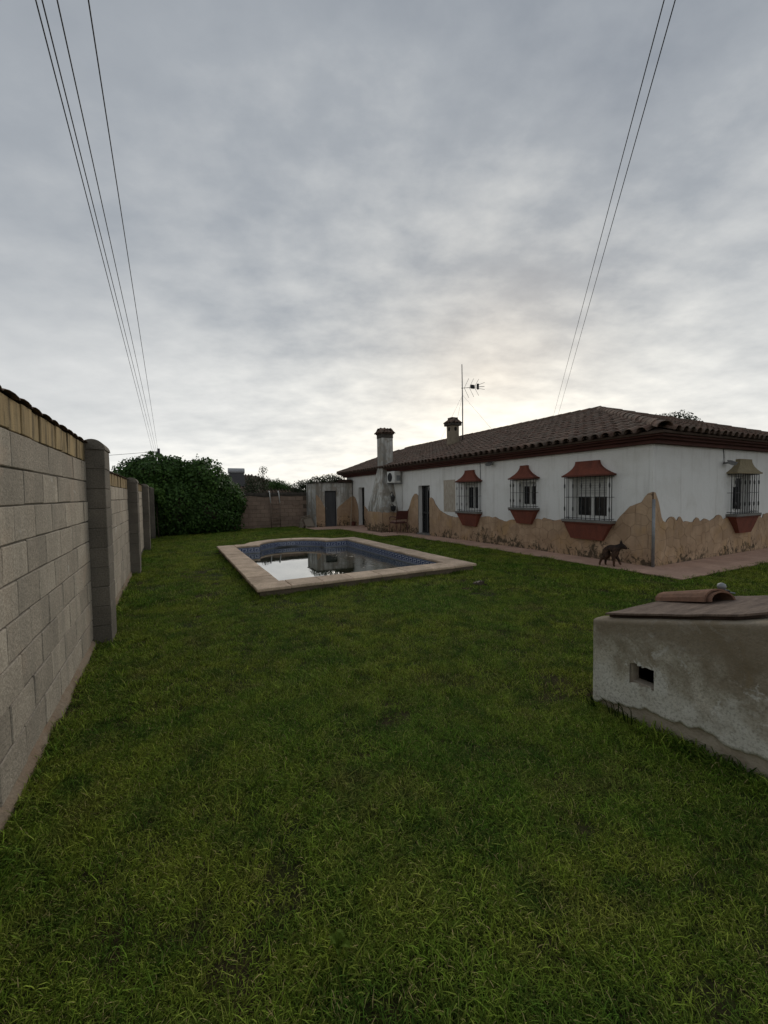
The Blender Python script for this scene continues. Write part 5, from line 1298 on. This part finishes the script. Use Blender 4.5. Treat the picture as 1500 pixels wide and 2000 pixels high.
# ------------------------------------------------------------------ poles and overhead cables
PLX, PLY = -1.05, 50.0
up = empty('utility_pole', (PLX, PLY, -.1), 'dark utility pole whose top shows above the ivy hedge', 'pole')
mb = MB(); mb.tube([(PLX, PLY, -.3), (PLX, PLY, 6.75)], [.16, .13], 10); mb.build('shaft', 'cable_black', up)
mb = MB(); mb.box(PLX - .62, PLX - .10, PLY - .06, PLY + .06, 6.30, 6.40); mb.build('crossarm', 'cable_black', up)
def cable(a, b_, ext, sag, label, group, r=.012):
    a, b_ = Vector(a), Vector(b_); mb = MB(); pts = []
    a2 = a + (a - b_).normalized() * ext; n = 40
    for k in range(n + 1):
        f = k / n; p = a2.lerp(b_, f); p.z -= sag * 4 * f * (1 - f); pts.append(p)
    mb.tube(pts, r, 6); return tag(mb.build('overhead_cable', 'cable_black', smooth=True), label, 'cable', group)
L1 = 'thin dark overhead cable running to the pole behind the ivy hedge'
for (dx, dy, dzl), xe, ze in (((-.189, .982, .91), -1.62, 6.42), ((-.180, .984, .916), -1.42, 6.45), ((-.158, .987, .931), -1.26, 6.48), ((-.110, .994, .963), -1.10, 6.40)):
    dist = 5.46 / dzl
    cable((dx * dist, dy * dist, 7.0), (xe, PLY - .05, ze), 14, 0.0, L1, 'cables to the pole behind the hedge', .0078)
o = cable((-6.5, 48.5, 5.75), (PLX - .05, PLY, 6.45), 14, .15, 'slack service cable leaving the top of the utility pole sideways', None, .02)
L2 = 'thin overhead cable passing above the white house roof'
for (dx, dy, dzl), (ex, ey) in (((.878, .479, .947), (26.1, 21.75)), ((.886, .463, .936), (26.25, 21.45))):
    dist = 5.96 / dzl; a = Vector((dx * dist, dy * dist, 7.5)); b_ = Vector((ex, ey, 7.45)); far_ = b_ + (b_ - a) * 1.3
    cable(a, far_, 10, 0.0, L2, 'cables above the house roof', .0072)

# ------------------------------------------------------------------ grass
tuft_col = bpy.data.collections.new('tufts')
def tuft(n, rad, hmin, hmax, wid, lean):
    V, F, B = [], [], []
    for k in range(n):
        a = random.uniform(0, 6.283); rr = rad * math.sqrt(random.random()); x, y = rr * math.cos(a), rr * math.sin(a)
        d = random.uniform(0, 6.283); dx, dy = math.cos(d), math.sin(d); wx, wy = -dy, dx
        h = random.uniform(hmin, hmax); ln = random.uniform(*lean) * h; w = wid * random.uniform(.6, 1.3) / 2; i = len(V); b_ = random.random()
        m1, m2 = .42, .78
        V += [(x - wx * w, y - wy * w, -.006), (x + wx * w, y + wy * w, -.006),
              (x + dx * ln * .25 - wx * w * .95, y + dy * ln * .25 - wy * w * .95, h * m1), (x + dx * ln * .25 + wx * w * .95, y + dy * ln * .25 + wy * w * .95, h * m1),
              (x + dx * ln * .62 - wx * w * .6, y + dy * ln * .62 - wy * w * .6, h * m2), (x + dx * ln * .62 + wx * w * .6, y + dy * ln * .62 + wy * w * .6, h * m2),
              (x + dx * ln, y + dy * ln, h * random.uniform(.72, 1.0))]
        F += [(i, i + 1, i + 3, i + 2), (i + 2, i + 3, i + 5, i + 4), (i + 4, i + 5, i + 6)]; B += [b_] * 7
    me = bpy.data.meshes.new('tuft'); me.from_pydata(V, [], F); me.materials.append(MATS['grass_blade'])
    at = me.attributes.new('bl', 'FLOAT', 'POINT'); at.data.foreach_set('value', B)
    o = bpy.data.objects.new('tuft', me); tuft_col.objects.link(o)
for k in range(6): tuft(56, .070, .009, .022, .0027, (.9, 2.4))
for k in range(3): tuft(44, .06, .013, .032, .0030, (.7, 1.9))
for k in range(2): tuft(20, .045, .022, .048, .0036, (.5, 1.5))
NT = 11
pts, rots, scl, idx, tone = [], [], [], [], []
def blocked(x, y):
    if x < WX + .03: return True
    for py in PIL:
        if x < WX + .18 and py - .03 < y < py + .43: return True
    if x0 + .04 < x < x1 - .04 and y0 + .04 < y < y1 - .04: return True
    if y > y1 - .1 and ((x - P['cx']) / (P['rx'] + w_ - .03)) ** 2 + ((y - P['ay']) / (P['ry'] + w_ - .03)) ** 2 < 1: return True
    if CX0 - .03 < x < CX1 + .03 and CY0 - .03 < y < CY1 + .03: return True
    if x > PX and y > 3.70: return True
    if y > 13.3 and x > 6.92: return True
    if y > 17.6 and x > 5.74: return True
    if y > BY - .03: return True
    return False
def scatter(rmin, rmax, dens, s0, s1):
    a0, a1 = YAW - math.radians(50), YAW + math.radians(50)
    n = int(dens * (rmax ** 2 - rmin ** 2) * (a1 - a0) / 2)
    rr = np.sqrt(rng.uniform(rmin ** 2, rmax ** 2, n)); aa = rng.uniform(a0, a1, n); X, Y = rr * np.sin(aa), rr * np.cos(aa)
    R1, R2, R3, R4 = rng.random(n), rng.random(n), rng.random(n), rng.random(n)
    for i in range(n):
        x, y = float(X[i]), float(Y[i])
        if blocked(x, y): continue
        bare = mnoise.noise(Vector((x * 1.15, y * 1.15, 3.3))) + .5 * mnoise.noise(Vector((x * 3.3, y * 3.3, 8.1)))
        bare += .55 * math.exp(-((x - .22) ** 2 + (y - 1.42) ** 2) / .03)
        if bare > .42 and R1[i] < .62: continue
        gnear = min(abs(x - WX - .05), 1)
        lush = mnoise.noise(Vector((x * .8, y * .8, 17.0)))
        pts.append((x, y, ground(y) + (.0 if not (bare > .3) else -.005)))
        rots.append((R2[i] * .3 - .15, R3[i] * .3 - .15, R4[i] * 6.283))
        s_ = s0 + (s1 - s0) * float(R1[i]); s_ *= 1 + .35 * lush; s_ *= (1.25 if gnear < .08 else 1)
        scl.append(s_)
        q = rng.random(); idx.append(int(q * 6) if R2[i] < .72 else (6 + int(q * 3) if R2[i] < .95 else 9 + int(q * 2))); tone.append(float(rng.random()))
scatter(.55, 3.2, 1050, .7, 1.2)
scatter(3.2, 6.5, 480, .9, 1.4)
scatter(6.5, 11.5, 200, 1.2, 1.9)
scatter(11.5, 24, 95, 1.5, 2.3)
def edge_growth(a, b_, n, off=.05):
    for k in range(n):
        f = random.random(); x, y = a[0] + (b_[0] - a[0]) * f + random.uniform(-off, off), a[1] + (b_[1] - a[1]) * f + random.uniform(-off, off)
        if blocked(x, y) or mnoise.noise(Vector((x * 2, y * 2, 40))) < -.12: continue
        pts.append((x, y, ground(y))); rots.append((random.uniform(-.25, .25), random.uniform(-.25, .25), random.uniform(0, 6.28)))
        scl.append(random.uniform(1.1, 2.0)); idx.append(random.choice((6, 7, 9, 10))); tone.append(random.random())
edge_growth((WX + .06, 1.4), (WX + .06, 5.1), 200); edge_growth((WX + .06, 5.5), (WX + .06, 17), 260)
edge_growth((x0 - .0, y0 - .0), (x1, y0), 120, .04); edge_growth((x0, y0), (x0, y1), 110, .04)
edge_growth((CX0 - .05, CY0 - .2), (CX0 - .05, CY1 + .05), 150, .04); edge_growth((CX0, CY1 + .05), (CX1, CY1 + .05), 60, .03)
edge_growth((PX - .03, 3.7), (PX - .03, 13), 160, .03); edge_growth((PX, 3.68), (15, 3.68), 140, .03)
me = bpy.data.meshes.new('grass'); me.from_pydata(pts, [], [])
at = me.attributes.new('rot', 'FLOAT_VECTOR', 'POINT'); at.data.foreach_set('vector', np.array(rots, np.float32).ravel())
at = me.attributes.new('scl', 'FLOAT', 'POINT'); at.data.foreach_set('value', np.array(scl, np.float32))
at = me.attributes.new('idx', 'INT', 'POINT'); at.data.foreach_set('value', np.array(idx, np.int32))
at = me.attributes.new('tone', 'FLOAT', 'POINT'); at.data.foreach_set('value', np.array(tone, np.float32))
me.materials.append(MATS['grass_blade'])
gr_o = link('grass', me); tag(gr_o, 'short patchy green lawn grass covering the garden', 'grass', kind='stuff')
ng = bpy.data.node_groups.new('grass_scatter', 'GeometryNodeTree')
ng.interface.new_socket('Geometry', in_out='INPUT', socket_type='NodeSocketGeometry'); ng.interface.new_socket('Geometry', in_out='OUTPUT', socket_type='NodeSocketGeometry')
gi = ng.nodes.new('NodeGroupInput'); go = ng.nodes.new('NodeGroupOutput'); iop = ng.nodes.new('GeometryNodeInstanceOnPoints')
ci = ng.nodes.new('GeometryNodeCollectionInfo'); ci.inputs['Collection'].default_value = tuft_col; ci.inputs['Separate Children'].default_value = True; ci.inputs['Reset Children'].default_value = True
def na(nm, ty):
    n = ng.nodes.new('GeometryNodeInputNamedAttribute'); n.data_type = ty; n.inputs['Name'].default_value = nm; return [o for o in n.outputs if o.enabled][0]
iop.inputs['Pick Instance'].default_value = True
ng.links.new(gi.outputs[0], iop.inputs['Points']); ng.links.new(ci.outputs[0], iop.inputs['Instance'])
ng.links.new(na('idx', 'INT'), iop.inputs['Instance Index']); ng.links.new(na('rot', 'FLOAT_VECTOR'), iop.inputs['Rotation']); ng.links.new(na('scl', 'FLOAT'), iop.inputs['Scale'])
ng.links.new(iop.outputs[0], go.inputs[0])
md = gr_o.modifiers.new('scatter', 'NODES'); md.node_group = ng

# broad-leaved weeds in the foreground turf
def weed(x, y, n, s, label):
    e = empty('weed', (x, y, ground(y)), label, 'weed')
    for k in range(n):
        a = 6.283 * k / n + random.uniform(-.3, .3); L = s * random.uniform(.7, 1.1); w = L * .28; h = random.uniform(.012, .03)
        d = Vector((math.cos(a), math.sin(a), 0)); q = Vector((-d.y, d.x, 0)); o_ = Vector((x, y, .012))
        mb = MB(); st = []
        for f, ww, hh in ((0, .15, 0), (.3, .8, .7), (.6, 1, 1), (.85, .6, .9), (1, .05, .6)):
            p = o_ + d * L * f + Vector((0, 0, h + hh * .03)); st.append((p - q * w * ww, p + Vector((0, 0, -.004)), p + q * w * ww))
        for r0, r1 in zip(st[:-1], st[1:]): mb.face([r0[0], r0[1], r1[1], r1[0]]); mb.face([r0[1], r0[2], r1[2], r1[1]])
        mb.build('leaf', 'weed_leaf', e)
weed(0.47, 2.05, 6, .032, 'small broad leaved weed in the turf on the wall side')
weed(1.03, 1.52, 7, .034, 'small broad leaved weed in the open middle of the lawn')
weed(0.44, 1.22, 6, .042, 'broad leaved weed beside a bare patch of soil')
for k, (x, y) in enumerate(((2.60, 1.80), (2.62, 1.66), (2.60, 1.55))):
    mb = MB()
    for q in range(5):
        a = random.uniform(2.0, 4.3); h = random.uniform(.08, .17); mb.tube([(x, y + q * .012, 0), (x + .02 * math.cos(a), y + q * .012 + .03 * math.sin(a), h * .7), (x + .07 * math.cos(a), y + q * .012 + .07 * math.sin(a), h)], [.0035, .003, .001], 4)
    tag(mb.build('tall_grass_tuft', 'grass_blade'), 'few long grass stalks growing at the foot of the cistern', 'grass tuft', 'grass stalks by the cistern')
